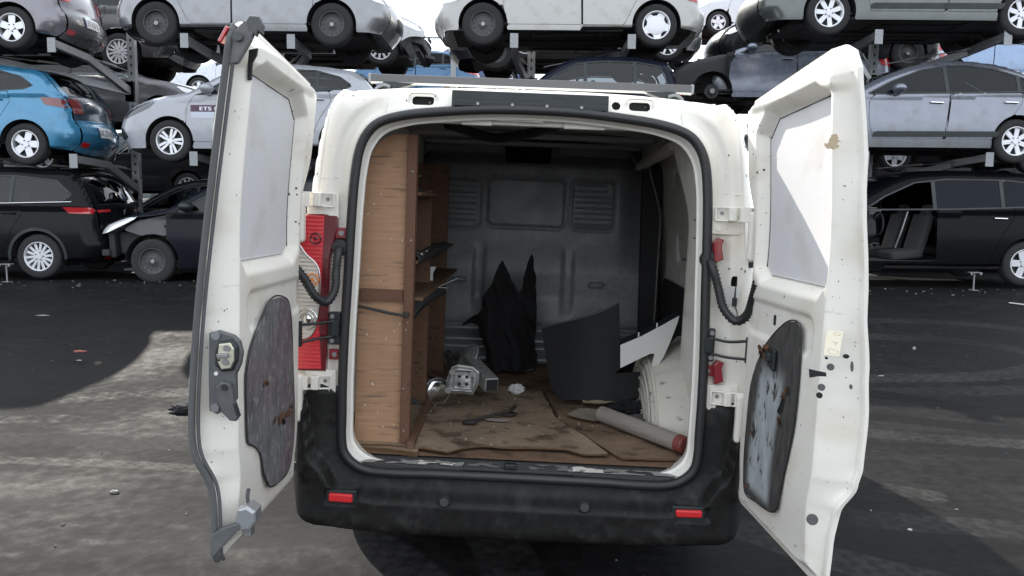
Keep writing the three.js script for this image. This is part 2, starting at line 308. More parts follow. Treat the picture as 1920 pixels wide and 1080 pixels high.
// ---------------------------------------------------------------- cars
// profile: [x, y, corner radius, name of the panel that starts here]; x runs from nose to tail, y up from the tyre contact
const TYPES = {
  hatch: { L: 4.06, W: .87, wx: [.82, 3.39], r: .31, belt: [.90, 1.0], tum: .36, sill: .2,
    prof: [[.14, .2, .2, 'front_bumper'], [.02, .36, .24], [0, .5, .25], [.05, .64, .24], [.16, .77, .2, 'bonnet'], [.5, .91, .13], [.9, .99, .11], [1.12, 1.03, .09, 'windscreen'], [1.5, 1.25, .08], [1.9, 1.415, .1, 'roof'], [2.3, 1.465, .11], [2.8, 1.455, .11], [3.3, 1.40, .11], [3.56, 1.345, .11, 'rear_window'], [3.80, 1.10, .13], [3.89, .99, .16, 'tailgate'], [3.96, .83, .2], [3.99, .66, .22, 'rear_bumper'], [4.06, .53, .25], [4.05, .36, .25], [3.94, .22, .2]],
    dlo: [[1.27, .985], [1.66, 1.21], [2.0, 1.345], [2.5, 1.385], [3.0, 1.365], [3.35, 1.27], [3.55, 1.13], [3.42, 1.07], [2.6, 1.02]], split: [2.24, 3.02],
    doors: [[[1.14, .30], [1.08, .55], [1.10, .8], [1.22, .975], [2.24, 1.01], [2.26, .30]], [[2.28, .30], [2.26, 1.01], [3.2, 1.045], [3.22, .9], [3.06, .66], [2.95, .42], [2.88, .30]]], handles: [[2.08, .88], [3.02, .93]],
    head: [[.06, .62], [.14, .72], [.48, .86], [.66, .90], [.52, .78], [.2, .64]], headW: [.62, .74, .62], tail: [[3.62, 1.0], [3.72, .8], [4.1, .74], [4.1, 1.02]], tailW: [.76, .98, .66], plateY: [.45, .56], mirror: [1.42, 1.04] },
  coupeback: { L: 4.72, W: .89, wx: [.93, 3.63], r: .325, belt: [.92, .98], tum: .40, sill: .22,
    prof: [[.14, .2, .2, 'front_bumper'], [.02, .36, .25], [0, .5, .26], [.06, .66, .25], [.2, .78, .2, 'bonnet'], [.6, .91, .13], [1.0, .985, .11], [1.2, 1.02, .09, 'windscreen'], [1.62, 1.235, .09], [2.1, 1.42, .1, 'roof'], [2.5, 1.50, .12], [2.85, 1.515, .12], [3.25, 1.485, .12], [3.6, 1.41, .12, 'rear_window'], [4.0, 1.24, .12], [4.3, 1.08, .12], [4.42, 1.05, .13, 'tailgate'], [4.6, 1.0, .18], [4.66, .85, .22], [4.68, .66, .24, 'rear_bumper'], [4.72, .52, .26], [4.70, .36, .25], [4.6, .22, .2]],
    dlo: [[1.34, .975], [1.75, 1.19], [2.2, 1.365], [2.6, 1.435], [2.9, 1.44], [3.3, 1.39], [3.7, 1.26], [4.02, 1.08], [3.9, 1.035], [2.6, 1.0]], split: [2.56, 3.62],
    doors: [[[1.50, .34], [1.42, .6], [1.42, .9], [1.5, .985], [2.60, 1.0], [2.54, .34]], [[2.565, .34], [2.625, 1.0], [3.66, 1.02], [3.68, .9], [3.56, .72], [3.40, .52], [3.33, .34]]], handles: [[2.40, .87], [3.5, .88]], mould: [[[1.50, .37], [1.49, .45], [3.36, .46], [3.33, .38]]],
    head: [[.06, .62], [.14, .73], [.5, .85], [.7, .89], [.5, .77], [.2, .64]], headW: [.62, .74, .62], tail: [[4.3, .98], [4.4, .8], [4.8, .78], [4.8, 1.0]], tailW: [.76, .97, .66], plateY: [.72, .83], mirror: [1.78, 1.04] },
  suv: { L: 4.55, W: .92, wx: [.88, 3.62], r: .335, belt: [1.0, 1.06], tum: .30, sill: .24,
    prof: [[.14, .24, .2, 'front_bumper'], [.02, .42, .24], [0, .6, .25], [.05, .78, .24], [.2, .92, .2, 'bonnet'], [.6, 1.04, .13], [.95, 1.10, .11], [1.12, 1.13, .09, 'windscreen'], [1.5, 1.36, .09], [1.95, 1.585, .1, 'roof'], [2.4, 1.65, .12], [3.0, 1.66, .12], [3.7, 1.63, .12], [4.1, 1.57, .12, 'rear_window'], [4.34, 1.22, .14], [4.39, 1.10, .17, 'tailgate'], [4.43, .92, .2], [4.46, .70, .22, 'rear_bumper'], [4.55, .56, .25], [4.54, .40, .25], [4.42, .27, .2]],
    dlo: [[1.28, 1.08], [1.62, 1.30], [2.05, 1.50], [2.5, 1.55], [3.3, 1.545], [3.9, 1.48], [4.15, 1.26], [4.0, 1.15], [2.6, 1.10]], split: [2.3, 3.25],
    doors: [[[1.2, .36], [1.14, .6], [1.14, .9], [1.24, 1.07], [2.31, 1.10], [2.32, .36]], [[2.345, .36], [2.335, 1.10], [3.4, 1.13], [3.42, 1.0], [3.26, .75], [3.16, .5], [3.1, .36]]], handles: [[2.14, .95], [3.22, .98]],
    head: [[.06, .74], [.14, .86], [.5, .99], [.72, 1.02], [.5, .90], [.2, .76]], headW: [.74, .88, .62], tail: [[3.95, 1.06], [4.12, .90], [4.6, .88], [4.6, 1.08]], tailW: [.89, 1.07, .5], plateY: [.66, .77], mirror: [1.44, 1.15] },
  box: { L: 3.95, W: .84, wx: [.68, 3.22], r: .31, belt: [.90, .95], tum: .28, sill: .22,
    prof: [[.10, .22, .16, 'front_bumper'], [.01, .36, .2], [0, .5, .2], [.05, .6, .18], [.12, .78, .15, 'bonnet'], [.5, .9, .1], [.95, .97, .1], [1.1, .99, .08, 'windscreen'], [1.45, 1.22, .08], [1.85, 1.42, .09, 'roof'], [2.4, 1.47, .1], [3.0, 1.46, .1], [3.4, 1.41, .1], [3.55, 1.38, .1, 'rear_window'], [3.74, 1.02, .12], [3.80, .92, .13, 'tailgate'], [3.86, .72, .16], [3.88, .6, .18, 'rear_bumper'], [3.95, .52, .2], [3.94, .36, .2], [3.84, .24, .16]],
    dlo: [[1.2, .95], [1.6, 1.2], [1.95, 1.36], [2.4, 1.40], [3.0, 1.39], [3.4, 1.33], [3.55, 1.03], [2.6, .97]], split: [2.1, 2.95],
    doors: [[[1.02, .30], [.98, .55], [1.0, .8], [1.1, .94], [2.10, .955], [2.12, .30]], [[2.14, .30], [2.13, .955], [3.0, .97], [3.02, .85], [2.9, .62], [2.8, .42], [2.74, .30]]], handles: [[1.95, .82], [2.85, .83]],
    head: [[.06, .60], [.12, .72], [.38, .80], [.38, .66], [.2, .60]], headW: [.6, .74, .6], tail: [[3.6, .96], [3.66, .66], [4, .62], [4, .98]], tailW: [.66, .92, .72], plateY: [.42, .53], mirror: [1.3, 1.0] },
};
const paint = (c, o = {}) => phy(c, { roughness: .38, metalness: .25, clearcoat: .8, clearcoatRoughness: .12, map: grimeTex, roughnessMap: roughTex, ...o });
const seatGeo = () => [box(.5, .14, .5, [0, .42, 0], [0, 0, .1], .05), box(.13, .62, .48, [.27, .74, 0], [0, 0, -.25], .05), box(.09, .18, .26, [.38, 1.1, 0], [0, 0, -.25], .04)];
function car(o) {
  const T = TYPES[o.type], sx = o.sx ?? 1, sy = o.sy ?? 1, SX = (p) => [p[0] * sx, p[1] * sy], L = T.L * sx, W0 = o.W ?? T.W;
  const g = thing(o.name, o.label, o.category ?? 'car', o.group), BODY = o.paint, rad = T.r;
  // profile curve
  const cp = T.prof.map(p => [p[0] * sx, p[1] * sy, p[2]]), segAt = T.prof.map(p => p[3]);
  const curve = new THREE.CatmullRomCurve3(cp.map(p => new THREE.Vector3(...p)), false, 'centripetal');
  const SUB = o.far ? 3 : 5, prof = [], segName = []; let cur = '';
  for (let i = 0; i < cp.length - 1; i++) { if (segAt[i]) cur = segAt[i]; for (let k = 0; k < SUB; k++) { const v = curve.getPoint((i + k / SUB) / (cp.length - 1)); prof.push([v.x, v.y, v.z]); segName.push(cur); } }
  { const e = cp[cp.length - 1]; prof.push(e); segName.push(cur); }
  const NP = prof.length, x0 = Math.min(...prof.map(p => p[0])), x1 = Math.max(...prof.map(p => p[0])), yMax = Math.max(...prof.map(p => p[1]));
  const belt = (x) => lerp(T.belt[0], T.belt[1], clamp((x / sx - .9) / 2.6, 0, 1)) * sy;
  const W = (x, y) => { const b = belt(x), q = (x - L / 2) / (L / 2); let w = W0 - .05 * q * q * q * q - .03 * q * q; if (y > b) { const t = y - b; w -= T.tum * (t - .05 * (1 - Math.exp(-t / .05))); } else { const m = .62 * sy, d = (y - m) / m; w -= .055 * d * d; w -= .012 * Math.exp(-Math.pow((y - b + .12) / .05, 2)) * 0; } return w; };
  const dist = (x, y) => {
    let d = 1e9, r = .1; for (let i = 0; i + 1 < NP; i++) { const a = prof[i], b = prof[i + 1], ex = b[0] - a[0], ey = b[1] - a[1], t = clamp(((x - a[0]) * ex + (y - a[1]) * ey) / (ex * ex + ey * ey + 1e-9), 0, 1), dx = x - a[0] - ex * t, dy = y - a[1] - ey * t, q = dx * dx + dy * dy; if (q < d) { d = q; r = a[2] + (b[2] - a[2]) * t; } }
    return [Math.sqrt(d), r];
  };
  const closed = [...prof.map(p => [p[0], p[1]])];
  const memo = new Map();
  const Z = (x, y) => { const k = Math.round(x * 4000) * 100003 + Math.round(y * 4000); if (memo.has(k)) return memo.get(k); const [d0, r] = dist(x, y); const ins = sdPoly(closed, x, y) > 0 || y < prof[0][1]; const d = ins ? d0 : 0; const q = r - Math.min(d, r); const v = [W(x, y) - r + Math.sqrt(Math.max(0, r * r - q * q)), ins ? d0 : -d0]; memo.set(k, v); return v; };
  const wheels = T.wx.map(x => x * sx), Ra = rad * 1.16 + (o.archGap ?? 0);
  const arch = (x, y) => Math.min(...wheels.map(wx => Math.hypot(x - wx, (y - rad)) - Ra));
  const sill = T.sill * sy;
  const dlo = T.dlo.map(SX), splits = T.split.map(s => s * sx);
  const st = o.far ? .075 : .042;
  const side = (bb, field, off, fine = 1) => { const q = st * fine, nx = Math.max(2, Math.ceil((bb[1] - bb[0]) / q)), ny = Math.max(2, Math.ceil((bb[3] - bb[2]) / q)); const us = spread(bb[0], bb[1], nx), vs = spread(bb[2], bb[3], ny); return [1, -1].map(s => sheet(us, vs, (x, y) => [x, y, s * (Z(x, y)[0] + off)], field, s < 0)); };
  const bbox = (P, m = .03) => [Math.min(...P.map(p => p[0])) - m, Math.max(...P.map(p => p[0])) + m, Math.min(...P.map(p => p[1])) - m, Math.max(...P.map(p => p[1])) + m];
  const doors = (T.doors ?? []).map(d => d.map(SX)), extra = (o.missing ?? []).map(d => d.map(SX));
  const hasGlass = !o.noDlo;
  const inside = (x, y) => Z(x, y)[1];
  const cut = (x, y) => { let f = Math.min(inside(x, y), arch(x, y), y - sill); if (hasGlass) f = Math.min(f, -sdPoly(dlo, x, y) - .001); for (const d of doors) f = Math.min(f, -sdPoly(d, x, y) - .003); for (const d of extra) f = Math.min(f, -sdPoly(d, x, y)); return f; };
  const whole = [x0 - .02, x1 + .02, sill - .03, yMax + .02];
  const bodyG = [...side(whole, cut, 0)];
  // wrap-over panels
  const nAcross = o.far ? 8 : 14;
  const pn = prof.map((p, i) => { const a = prof[Math.max(i - 1, 0)], b = prof[Math.min(i + 1, NP - 1)]; let nx = -(b[1] - a[1]), ny = b[0] - a[0]; const l = Math.hypot(nx, ny) || 1; return [nx / l, ny / l]; });
  const crownAt = (i) => { const steep = Math.abs(pn[i][0]); return lerp(.035, .10, steep * steep); };
  const wrapPos = (fi, s, off = 0) => { const i = clamp(Math.floor(fi), 0, NP - 2), t = fi - i, a = prof[i], b = prof[i + 1], x = lerp(a[0], b[0], t), y = lerp(a[1], b[1], t), r = lerp(a[2], b[2], t); const c = lerp(crownAt(i), crownAt(i + 1), t) * (1 - s * s) + off, nx = lerp(pn[i][0], pn[i + 1][0], t), ny = lerp(pn[i][1], pn[i + 1][1], t); return [x + nx * c, y + ny * c, s * (W(x, y) - r)]; };
  const wrap = (i0, i1, s0, s1, off, n = nAcross) => sheet(spread(s0, s1, n), spread(i0, i1, Math.max(1, Math.ceil(i1 - i0))), (s, i) => wrapPos(i, s, off), null, true, (s, i) => [(s - s0) / (s1 - s0), (i - i0) / (i1 - i0)]);
  const ranges = {}; segName.forEach((s, i) => { ranges[s] ??= [i, i]; ranges[s][1] = Math.min(i + 1, NP - 1); });
  const skip = o.noPanels ?? [];
  for (const [s, [i0, i1]] of Object.entries(ranges)) {
    if (skip.includes(s)) continue;
    if (s === 'windscreen' || s === 'rear_window') {
      const m = s === 'windscreen' ? .90 : .86, e = .6;
      bodyG.push(wrap(i0, i1, -1, -m, 0, 2), wrap(i0, i1, m, 1, 0, 2));
      part(s, [wrap(i0 + e, i1 - e, -m + .015, m - .015, -.006)], o.glass ?? M.darkGlass, g);
      part(s + '_seal', [wrap(i0, i0 + e, -m, m, -.004), wrap(i1 - e, i1, -m, m, -.004), wrap(i0, i1, -m, -m + .015, -.004, 1), wrap(i0, i1, m - .015, m, -.004, 1)], M.black, g);
    } else if (s === 'roof') bodyG.push(wrap(i0, i1, -1, 1, 0));
    else part(s, [wrap(i0, i1, -1, 1, 0)], s === 'tailgate' && o.tailMat ? o.tailMat : (s.includes('bumper') && o.bumperMat ? o.bumperMat : BODY), g);
  }
  part('body', bodyG, BODY, g);
  doors.forEach((d, k) => { if (k === 0 && o.noFrontDoor) return; if (o.noDoorPanels) return; const geo = side(bbox(d), (x, y) => Math.min(sdPoly(d, x, y) - .003, arch(x, y), hasGlass ? -sdPoly(dlo, x, y) - .001 : 1), 0); geo.forEach(q => part('door', q, BODY, g)); });
  if (!o.noFrontDoor) { const back = doors.length ? side([Math.min(...doors.flat().map(p => p[0])) - .03, Math.max(...doors.flat().map(p => p[0])) + .03, sill, Math.max(...doors.flat().map(p => p[1])) + .03], (x, y) => Math.min(arch(x, y), inside(x, y) - .02, -sdPoly(dlo, x, y)), -.02) : []; back.forEach(q => part('door_frame', q, M.black, g)); }
  if (hasGlass) {
    const pill = (x) => Math.min(...splits.map(s => Math.abs(x - s) - .028)), win = (x, y) => sdPoly(dlo, x, y) - .022;
    side(bbox(dlo), (x, y) => { const w = win(x, y), p = pill(x); return Math.min(sdPoly(dlo, x, y), -Math.min(w, p)); }, -.003, o.far ? .25 : .35).forEach(q => part('window_trim', q, M.plastic, g));
    const xs = [dlo[0][0] - .1, ...splits, x1];
    for (let k = 0; k + 1 < xs.length; k++) { if (k === 0 && o.noFrontDoor) continue; const bb = bbox(dlo); bb[0] = Math.max(bb[0], xs[k]); bb[1] = Math.min(bb[1], xs[k + 1]); const gs = side(bb, (x, y) => Math.min(win(x, y), x - xs[k] - (k ? .028 : 0), xs[k + 1] - .028 - x), -.009); gs.forEach(q => { if (q.attributes.position.count) part('side_window', q, o.glass ?? M.darkGlass, g); }); }
  }
  for (const m of T.mould && !o.far ? T.mould : []) side(bbox(m.map(SX)), (x, y) => sdPoly(m.map(SX), x, y), .012).forEach(q => part('side_moulding', q, M.plastic, g));
  if (o.sillMat) { const p = [[wheels[0] + Ra + .02, sill], [wheels[0] + Ra + .03, sill + .12], [wheels[1] - Ra - .03, sill + .12], [wheels[1] - Ra - .02, sill]]; side(bbox(p), (x, y) => Math.min(sdPoly(p, x, y), arch(x, y) - .01), .008).forEach(q => part('sill', q, o.sillMat, g)); }
  if (o.archTrim) for (const wx of wheels) side([wx - Ra - .1, wx + Ra + .1, sill - .02, rad + Ra + .1], (x, y) => Math.min(arch(x, y), .045 - arch(x, y), y - sill), .008, .5).forEach(q => part('arch_trim', q, M.plastic, g));
  if (!o.far && !o.noHandles) T.handles.forEach(([x, y], k) => { if (!(k === 0 && o.noFrontDoor)) for (const s of [1, -1]) part('door_handle', box(.2, .028, .035, [x * sx, y * sy, s * (Z(x * sx, y * sy)[0] + .018)], [0, 0, -.03], .012), o.handleMat ?? BODY, g); });
  // lamps
  if (!o.noHead) for (const s of [1, -1]) {
    const P = T.head.map(SX); const geo = side(bbox(P), (x, y) => Math.min(sdPoly(P, x, y), inside(x, y)), .006)[s > 0 ? 0 : 1];
    const fi = [NP - 1, 0]; for (let i = 0; i < NP / 2; i++) { if (prof[i][1] >= T.headW[0] * sy) fi[0] = Math.min(fi[0], i); if (prof[i][1] <= T.headW[1] * sy && prof[i][0] < .5) fi[1] = i; }
    const hm = part('headlamp', geo, o.headMat ?? M.lamp, g); part('lamp_lens', wrap(fi[0], Math.max(fi[1], fi[0] + 2), s > 0 ? T.headW[2] : -1, s > 0 ? 1 : -T.headW[2], .006, 4), o.headMat ?? M.lamp, hm);
  }
  if (!o.noTail) for (const s of [1, -1]) {
    const P = (o.tailPoly ?? T.tail).map(SX), TW = o.tailWr ?? T.tailW; const geo = side(bbox(P), (x, y) => Math.min(sdPoly(P, x, y), inside(x, y)), .006)[s > 0 ? 0 : 1];
    let a = NP - 1, b = 0; for (let i = NP >> 1; i < NP; i++) { if (prof[i][1] <= TW[1] * sy) a = Math.min(a, i); if (prof[i][1] >= TW[0] * sy) b = i; }
    const tm = part('tail_lamp', geo, o.tailLamp ?? M.red, g); part('lamp_lens', wrap(a, Math.max(b, a + 1), s > 0 ? TW[2] : -1, s > 0 ? 1 : -TW[2], .006, 4), o.tailLamp ?? M.red, tm);
  }
  const endIdx = (y, rear) => { if (rear) { for (let i = NP - 1; i > NP / 2; i--) if (prof[i][1] >= y) return i + clamp((prof[i][1] - y) / (prof[i][1] - (prof[i + 1] ?? prof[i])[1] || 1), 0, .99); } else for (let i = 0; i < NP / 2; i++) if (prof[i][1] >= y) return i; return 0; };
  if (o.plate) { const a = endIdx(T.plateY[1] * sy, true), b = endIdx(T.plateY[0] * sy, true), h = .26 / (W0 - .24); const pl = sheet(spread(-h, h, 4), spread(a, b, 3), (s, i) => wrapPos(i, s, .012), null, true, (s, i) => [(h - s) / (2 * h), 1 - (i - a) / (b - a)]); part('number_plate', pl, std('#ffffff', { map: plateTex(o.plate, o.plateDark), roughness: .5 }), g); }
  if (o.grille) { const a = endIdx(.34 * sy), b = endIdx(.5 * sy); part('grille', wrap(a, Math.max(b, a + 2), -.55, .55, .005), M.plastic, g); }
  if (o.reflectors) { const a = endIdx(.36 * sy, true), b = endIdx(.30 * sy, true); for (const s of [-1, 1]) part('rear_reflector', wrap(a, b, s > 0 ? .72 : -.98, s > 0 ? .98 : -.72, .01, 4), M.red, g); }
  if (!o.far && !o.noMirror) for (const s of [1, -1]) { const [mx, my] = [T.mirror[0] * sx, T.mirror[1] * sy], w = W(mx, my); part('wing_mirror', [xf(new THREE.SphereGeometry(1, 18, 12), [mx + .02, my + .02, s * (w + .11)], [0, s * -.2, 0], [.1, .075, .12]), box(.07, .05, .14, [mx + .02, my - .04, s * (w + .02)], [s * .3, 0, 0], .015)], o.mirrorMat ?? BODY, g); }
  // running gear and the inside
  const style = o.wheels ?? 'five';
  wheels.forEach((x, k) => { for (const s of [1, -1]) { if (k === 0 && o.noFrontWheel) continue; const z = W(x, rad) - .115; wheel(Array.isArray(style) ? style[k] : style, rad, g, [x, rad, s * z], s < 0); } });
  const gear = [], liner = [];
  for (const x of wheels) for (const s of [1, -1]) { const w = W(x, rad); const lz = new THREE.CylinderGeometry(Ra, Ra, .34, 22, 1, true, 0, Math.PI).toNonIndexed(); lz.rotateZ(Math.PI / 2); lz.rotateY(Math.PI / 2); lz.translate(x, rad, s * (w - .19)); liner.push(lz); liner.push(xf(new THREE.CircleGeometry(Ra, 22, 0, Math.PI), [x, rad, s * (w - .35)])); if (k0(x)) gear.push(cyl(.045, .045, .3, [x, rad, s * (w - .25)], [Math.PI / 2, 0, 0], 12)); }
  function k0() { return true; }
  if (o.noFrontWheel) for (const s of [1, -1]) { const w = W(wheels[0], rad); part('wheel_hub', [cyl(.13, .13, .03, [wheels[0], rad, s * (w - .12)], [Math.PI / 2, 0, 0]), cyl(.06, .06, .08, [wheels[0], rad, s * (w - .1)], [Math.PI / 2, 0, 0])], M.rimDark, g); part('hub_flange', cyl(.045, .045, .02, [wheels[0], rad, s * (w - .055)], [Math.PI / 2, 0, 0]), M.steel, g); }
  for (let k = 0; k < liner.length; k += 2) part('wheel_arch_liner', [liner[k], liner[k + 1]], M.black, g);
  for (const x of wheels) gear.push(cyl(.04, .04, W0 * 1.7, [x, rad - .03, 0], [Math.PI / 2, 0, 0], 10));
  gear.push(box(L - 2.4 * sx, .06, W0 * 1.76, [L / 2, sill + .03, 0], [0, 0, 0], .02), box(.9, .05, W0 * 1.2, [wheels[0], sill + .02, 0]), box(1.0, .14, W0 * 1.0, [wheels[1] + .1, sill + .10, 0], [0, 0, 0], .05), box(.5, .16, .5, [wheels[0] + .05, sill + .06, .1], [0, 0, 0], .05));
  gear.push(box(L * .5, .05, .18, [L / 2, sill - .01, 0], [0, 0, 0], .02), cyl(.035, .035, L * .55, [L / 2 + .3, sill - .02, -.14], [0, 0, Math.PI / 2], 10), xf(new THREE.CapsuleGeometry(.09, .4, 4, 12), [L - .45, sill + .04, -.35], [Math.PI / 2, 0, 0]), box(.05, .03, W0 * 1.6, [L * .36, sill - .005, 0]), box(.05, .03, W0 * 1.6, [L * .62, sill - .005, 0]), box(1.2, .03, .06, [L / 2, sill - .01, .55]), box(1.2, .03, .06, [L / 2, sill - .01, -.55]));
  part('underbody', gear, M.under, g);
  if (!o.far) {
    const it = [box(L - 1.6 * sx, .04, W0 * 1.7, [L / 2 + .15, .33 * sy, 0])];
    if (hasGlass) { for (const s of [1, -1]) it.push(...seatGeo().map(q => q.translate(L * .46, .02, s * .37))); it.push(box(.5, .14, 1.3, [L * .69, .48, 0], [0, 0, .1], .05), box(.13, .62, 1.3, [L * .69 + .26, .8, 0], [0, 0, -.25], .05)); }
    part('seats', it, M.interior, g);
    part('dashboard', [box(.35, .3, W0 * 1.5, [1.45 * sx, .82 * sy, 0], [0, 0, .1], .08)], M.interior, g);
    if (hasGlass) part('steering_wheel', xf(new THREE.TorusGeometry(.18, .016, 8, 28), [1.75 * sx, .88 * sy, o.lhd === false ? -.36 : .36], [0, Math.PI / 2, 0]), M.interior, g);
  }
  if (o.more) o.more(g, { Z, W, wrap, wrapPos, endIdx, side, bbox, NP, prof, ranges, L, sx, sy, wheels, rad, Ra, sdPoly });
  // origin below the middle of the car
  for (const c of g.children) c.position.x -= L / 2;
  g.userData.len = L; g.userData.wx = wheels.map(x => x - L / 2);
  return g;
}
// set a car down with its near-side wheel k at pixel px; z of its near flank, facing left (-1) or right (+1)
function park(g, px, py, zNear, k = 0, face = -1, W = .88, yaw = 0, pitch = 0) {
  const p = at(px, py, zNear), wx = g.userData.wx[k];
  const rad = .32; delete g.userData.len; delete g.userData.wx;
  g.rotation.y = (face > 0 ? Math.PI : 0) + yaw; g.rotation.z = pitch;
  g.position.set(p[0] - (face > 0 ? -wx : wx), p[1] - rad, zNear - W);
  return g;
}
// ---------------------------------------------------------------- the stacked cars
const ZN = -8.75;
const silver = (o) => paint([.23, .235, .25], { metalness: .55, ...o });
const C = {}, BLK = { clearcoat: .15, specularIntensity: .15, metalness: 0 };
const textDecal = (draw, w, h) => { const cv = document.createElement('canvas'); cv.width = w; cv.height = h; draw(cv.getContext('2d'), w, h); const t = new THREE.CanvasTexture(cv); t.colorSpace = THREE.SRGBColorSpace; return t; };
function sideDecal(name, poly, mat) { return (g, q) => { const P = poly, b = q.bbox(P, 0); const s = sheet(spread(b[0], b[1], 8), spread(b[2], b[3], 4), (x, y) => [x, y, q.Z(x, y)[0] + .004], null, false, (x, y) => [(x - b[0]) / (b[1] - b[0]), (y - b[2]) / (b[3] - b[2])]); part(name, s, mat, g); }; }
// --- bottom row
C.suv = park(car({ type: 'suv', name: 'black_suv', label: 'shiny black SUV with chrome window line and red tail lamps at the left edge', paint: paint([.006, .0065, .008], BLK), wheels: 'multi', glass: M.darkGlass, archTrim: true, plate: 'CV·1', plateDark: true, reflectors: true, tailLamp: phy([.42, .02, .025], { roughness: .15, clearcoat: 1 }), tailPoly: [[4.0, 1.075], [4.1, .985], [4.6, .97], [4.6, 1.065]], tailWr: [.975, 1.06, .6],
  more: (g, q) => { const pts = []; for (const x of spread(1.3, 4.15, 24)) { const y = 1.075 + .028 * (x - 1.3); pts.push([x * q.sx, y * q.sy, q.Z(x, y)[0] + .008]); } part('chrome_strip', tube(pts, .009, 40, 6), M.chrome, g);
    const i = q.endIdx(.72 * q.sy, true); part('chrome_strip', tube(spread(-.95, .95, 16).map(s => q.wrapPos(i, s, .012)), .009, 30, 6), M.chrome, g);
    const j = q.endIdx(.98 * q.sy, true); const c = q.wrapPos(j, 0, .012); part('badge', [bar([c[0], c[1] - .04, -.045], [c[0], c[1] + .01, 0], .01, .012), bar([c[0], c[1] - .04, .045], [c[0], c[1] + .01, 0], .01, .012), bar([c[0], c[1], -.045], [c[0], c[1] + .05, 0], .01, .012), bar([c[0], c[1], .045], [c[0], c[1] + .05, 0], .01, .012)], M.chrome, g); } }), 72, 483, ZN, 1);
C.mpv = park(car({ type: 'suv', sy: .99, name: 'stripped_car', label: 'dark blue black wreck without front wing and bumper, half hidden behind the left van door', paint: paint([.008, .009, .014], BLK), wheels: 'steel', headMat: M.lamp, noPanels: ['front_bumper'], mirrorMat: M.plastic, archGap: .02,
  missing: [[[-.1, .2], [-.1, .74], [.5, .98], [.95, 1.03], [1.22, 1.08], [1.12, .9], [1.12, .6], [1.18, .3], [1.2, .2]]],
  more: (g, q) => { const P = [[.42, .80], [.62, .93], [1.05, 1.02], [1.2, 1.06], [1.12, .72], [.95, .72], [.75, .70]]; const s = q.side(q.bbox(P), (x, y) => Math.min(sdPoly(P, x, y), Math.hypot(x - q.wheels[0], y - q.rad) - .40, Math.hypot(x - 1.08, y - .86) - .03, Math.hypot(x - 1.0, y - .93) - .022, Math.hypot(x - 1.1, y - .95) - .02), -.09); part('inner_wing', [s[0]], std([.12, .12, .125], { roughness: .5, metalness: .4, map: greyTex }), g);
    part('engine_parts', [box(.5, .35, 1.2, [.5, .6, 0], [0, 0, .1], .06), box(.12, .1, 1.5, [.12, .45, 0], [0, 0, 0], .02), box(.35, .16, .4, [.42, .84, .3], [0, .2, .15], .05), cyl(.05, .05, .6, [.3, .66, .5], [0, 0, .9]), box(.1, .4, .3, [.2, .58, .55], [.1, 0, 0], .03)], std([.05, .05, .05], { roughness: .7, map: greyTex, metalness: .3 }), g); } }), 285, 492, ZN, 0);
C.blackMpv = park(car({ type: 'suv', sx: 1.07, sy: 1.03, name: 'black_car', label: 'black people carrier missing its front door on the ground by the right edge', paint: paint([.003, .0033, .0045], { clearcoat: .08, specularIntensity: .15, metalness: 0, roughness: .5 }), wheels: 'five', noFrontDoor: true, glass: phy([.004, .006, .010], { roughness: .08, specularIntensity: .3 }), handleMat: M.chrome, noMirror: true,
  more: (g, q) => part('seat_belt', tube([[2.2, 1.1, .62], [2.1, .8, .66], [2.05, .55, .6]], .012, 20, 6), M.steel, g) }), 1922, 497, ZN, 1);
// --- middle row
C.blue = park(car({ type: 'hatch', sx: 1.05, sy: 1.03, name: 'blue_hatchback', label: 'bright blue hatchback with a dark tailgate window and white number plate on the left rack', paint: paint([.04, .20, .36], { metalness: .35 }), wheels: 'five', plate: 'AC·276·VK', reflectors: true, tailLamp: phy([.15, .03, .03], { roughness: .12, clearcoat: 1 }), tailPoly: [[3.62, .97], [3.70, .86], [4.1, .80], [4.1, .95]], tailMat: paint([.012, .03, .055]) }), 42, 268, ZN, 1);
C.clio = park(car({ type: 'hatch', name: 'white_hatchback', label: 'white hatchback with a maroon lettered strip on its door, behind the left van door', paint: paint([.34, .355, .395], { metalness: .05 }), wheels: 'double', grille: true,
  headMat: M.smoke, more: (g, q) => { const t = textDecal((c, w, h) => { c.fillStyle = '#4a2a42'; c.fillRect(0, 0, w, h * .52); c.fillStyle = '#dfe0e8'; c.font = 'bold 58px sans-serif'; c.textBaseline = 'middle'; c.fillText('ETS DUTILH', 60, h * .27); c.fillStyle = '#b9bfca'; c.fillRect(0, h * .52, w, h * .48); c.fillStyle = '#8d93a3'; for (let i = 0; i < 9; i++) c.fillRect(250 + i * 26, h * .66, 18, 10); }, 512, 150);
    sideDecal('lettered_strip', [[1.16, .64], [2.2, .64], [2.2, .83], [1.16, .83]], std('#ffffff', { map: t, roughness: .4 }))(g, q);
    const P = [[.03, .34], [.03, .52], [.12, .48], [.2, .36], [.14, .32]]; part('fog_lamp_surround', q.side(q.bbox(P), (x, y) => sdPoly(P, x, y), .004), M.plastic, g); } }), 315, 262, ZN, 0);
C.hatchBlack = park(car({ type: 'box', sx: .86, sy: 1.04, name: 'black_hatchback', label: 'black hatchback with see-through windows on the rack straight above the van roof', paint: paint([.010, .012, .022], BLK), wheels: 'five', glass: phy([.35, .38, .4], { roughness: .02, transmission: 1, thickness: 0 }) }), 941, 256, ZN, 0);
C.silverSedan = park(car({ type: 'coupeback', name: 'silver_sedan', label: 'silver blue saloon with an arched roof and black side moulding on the right rack', paint: paint([.19, .205, .25], { metalness: .5 }), wheels: 'seven', handleMat: M.chrome, sillMat: paint([.2, .21, .23]), glass: phy([.03, .036, .04], { roughness: .03, transmission: .7, thickness: 0, specularIntensity: .5 }) }), 1908, 265, ZN, 1);
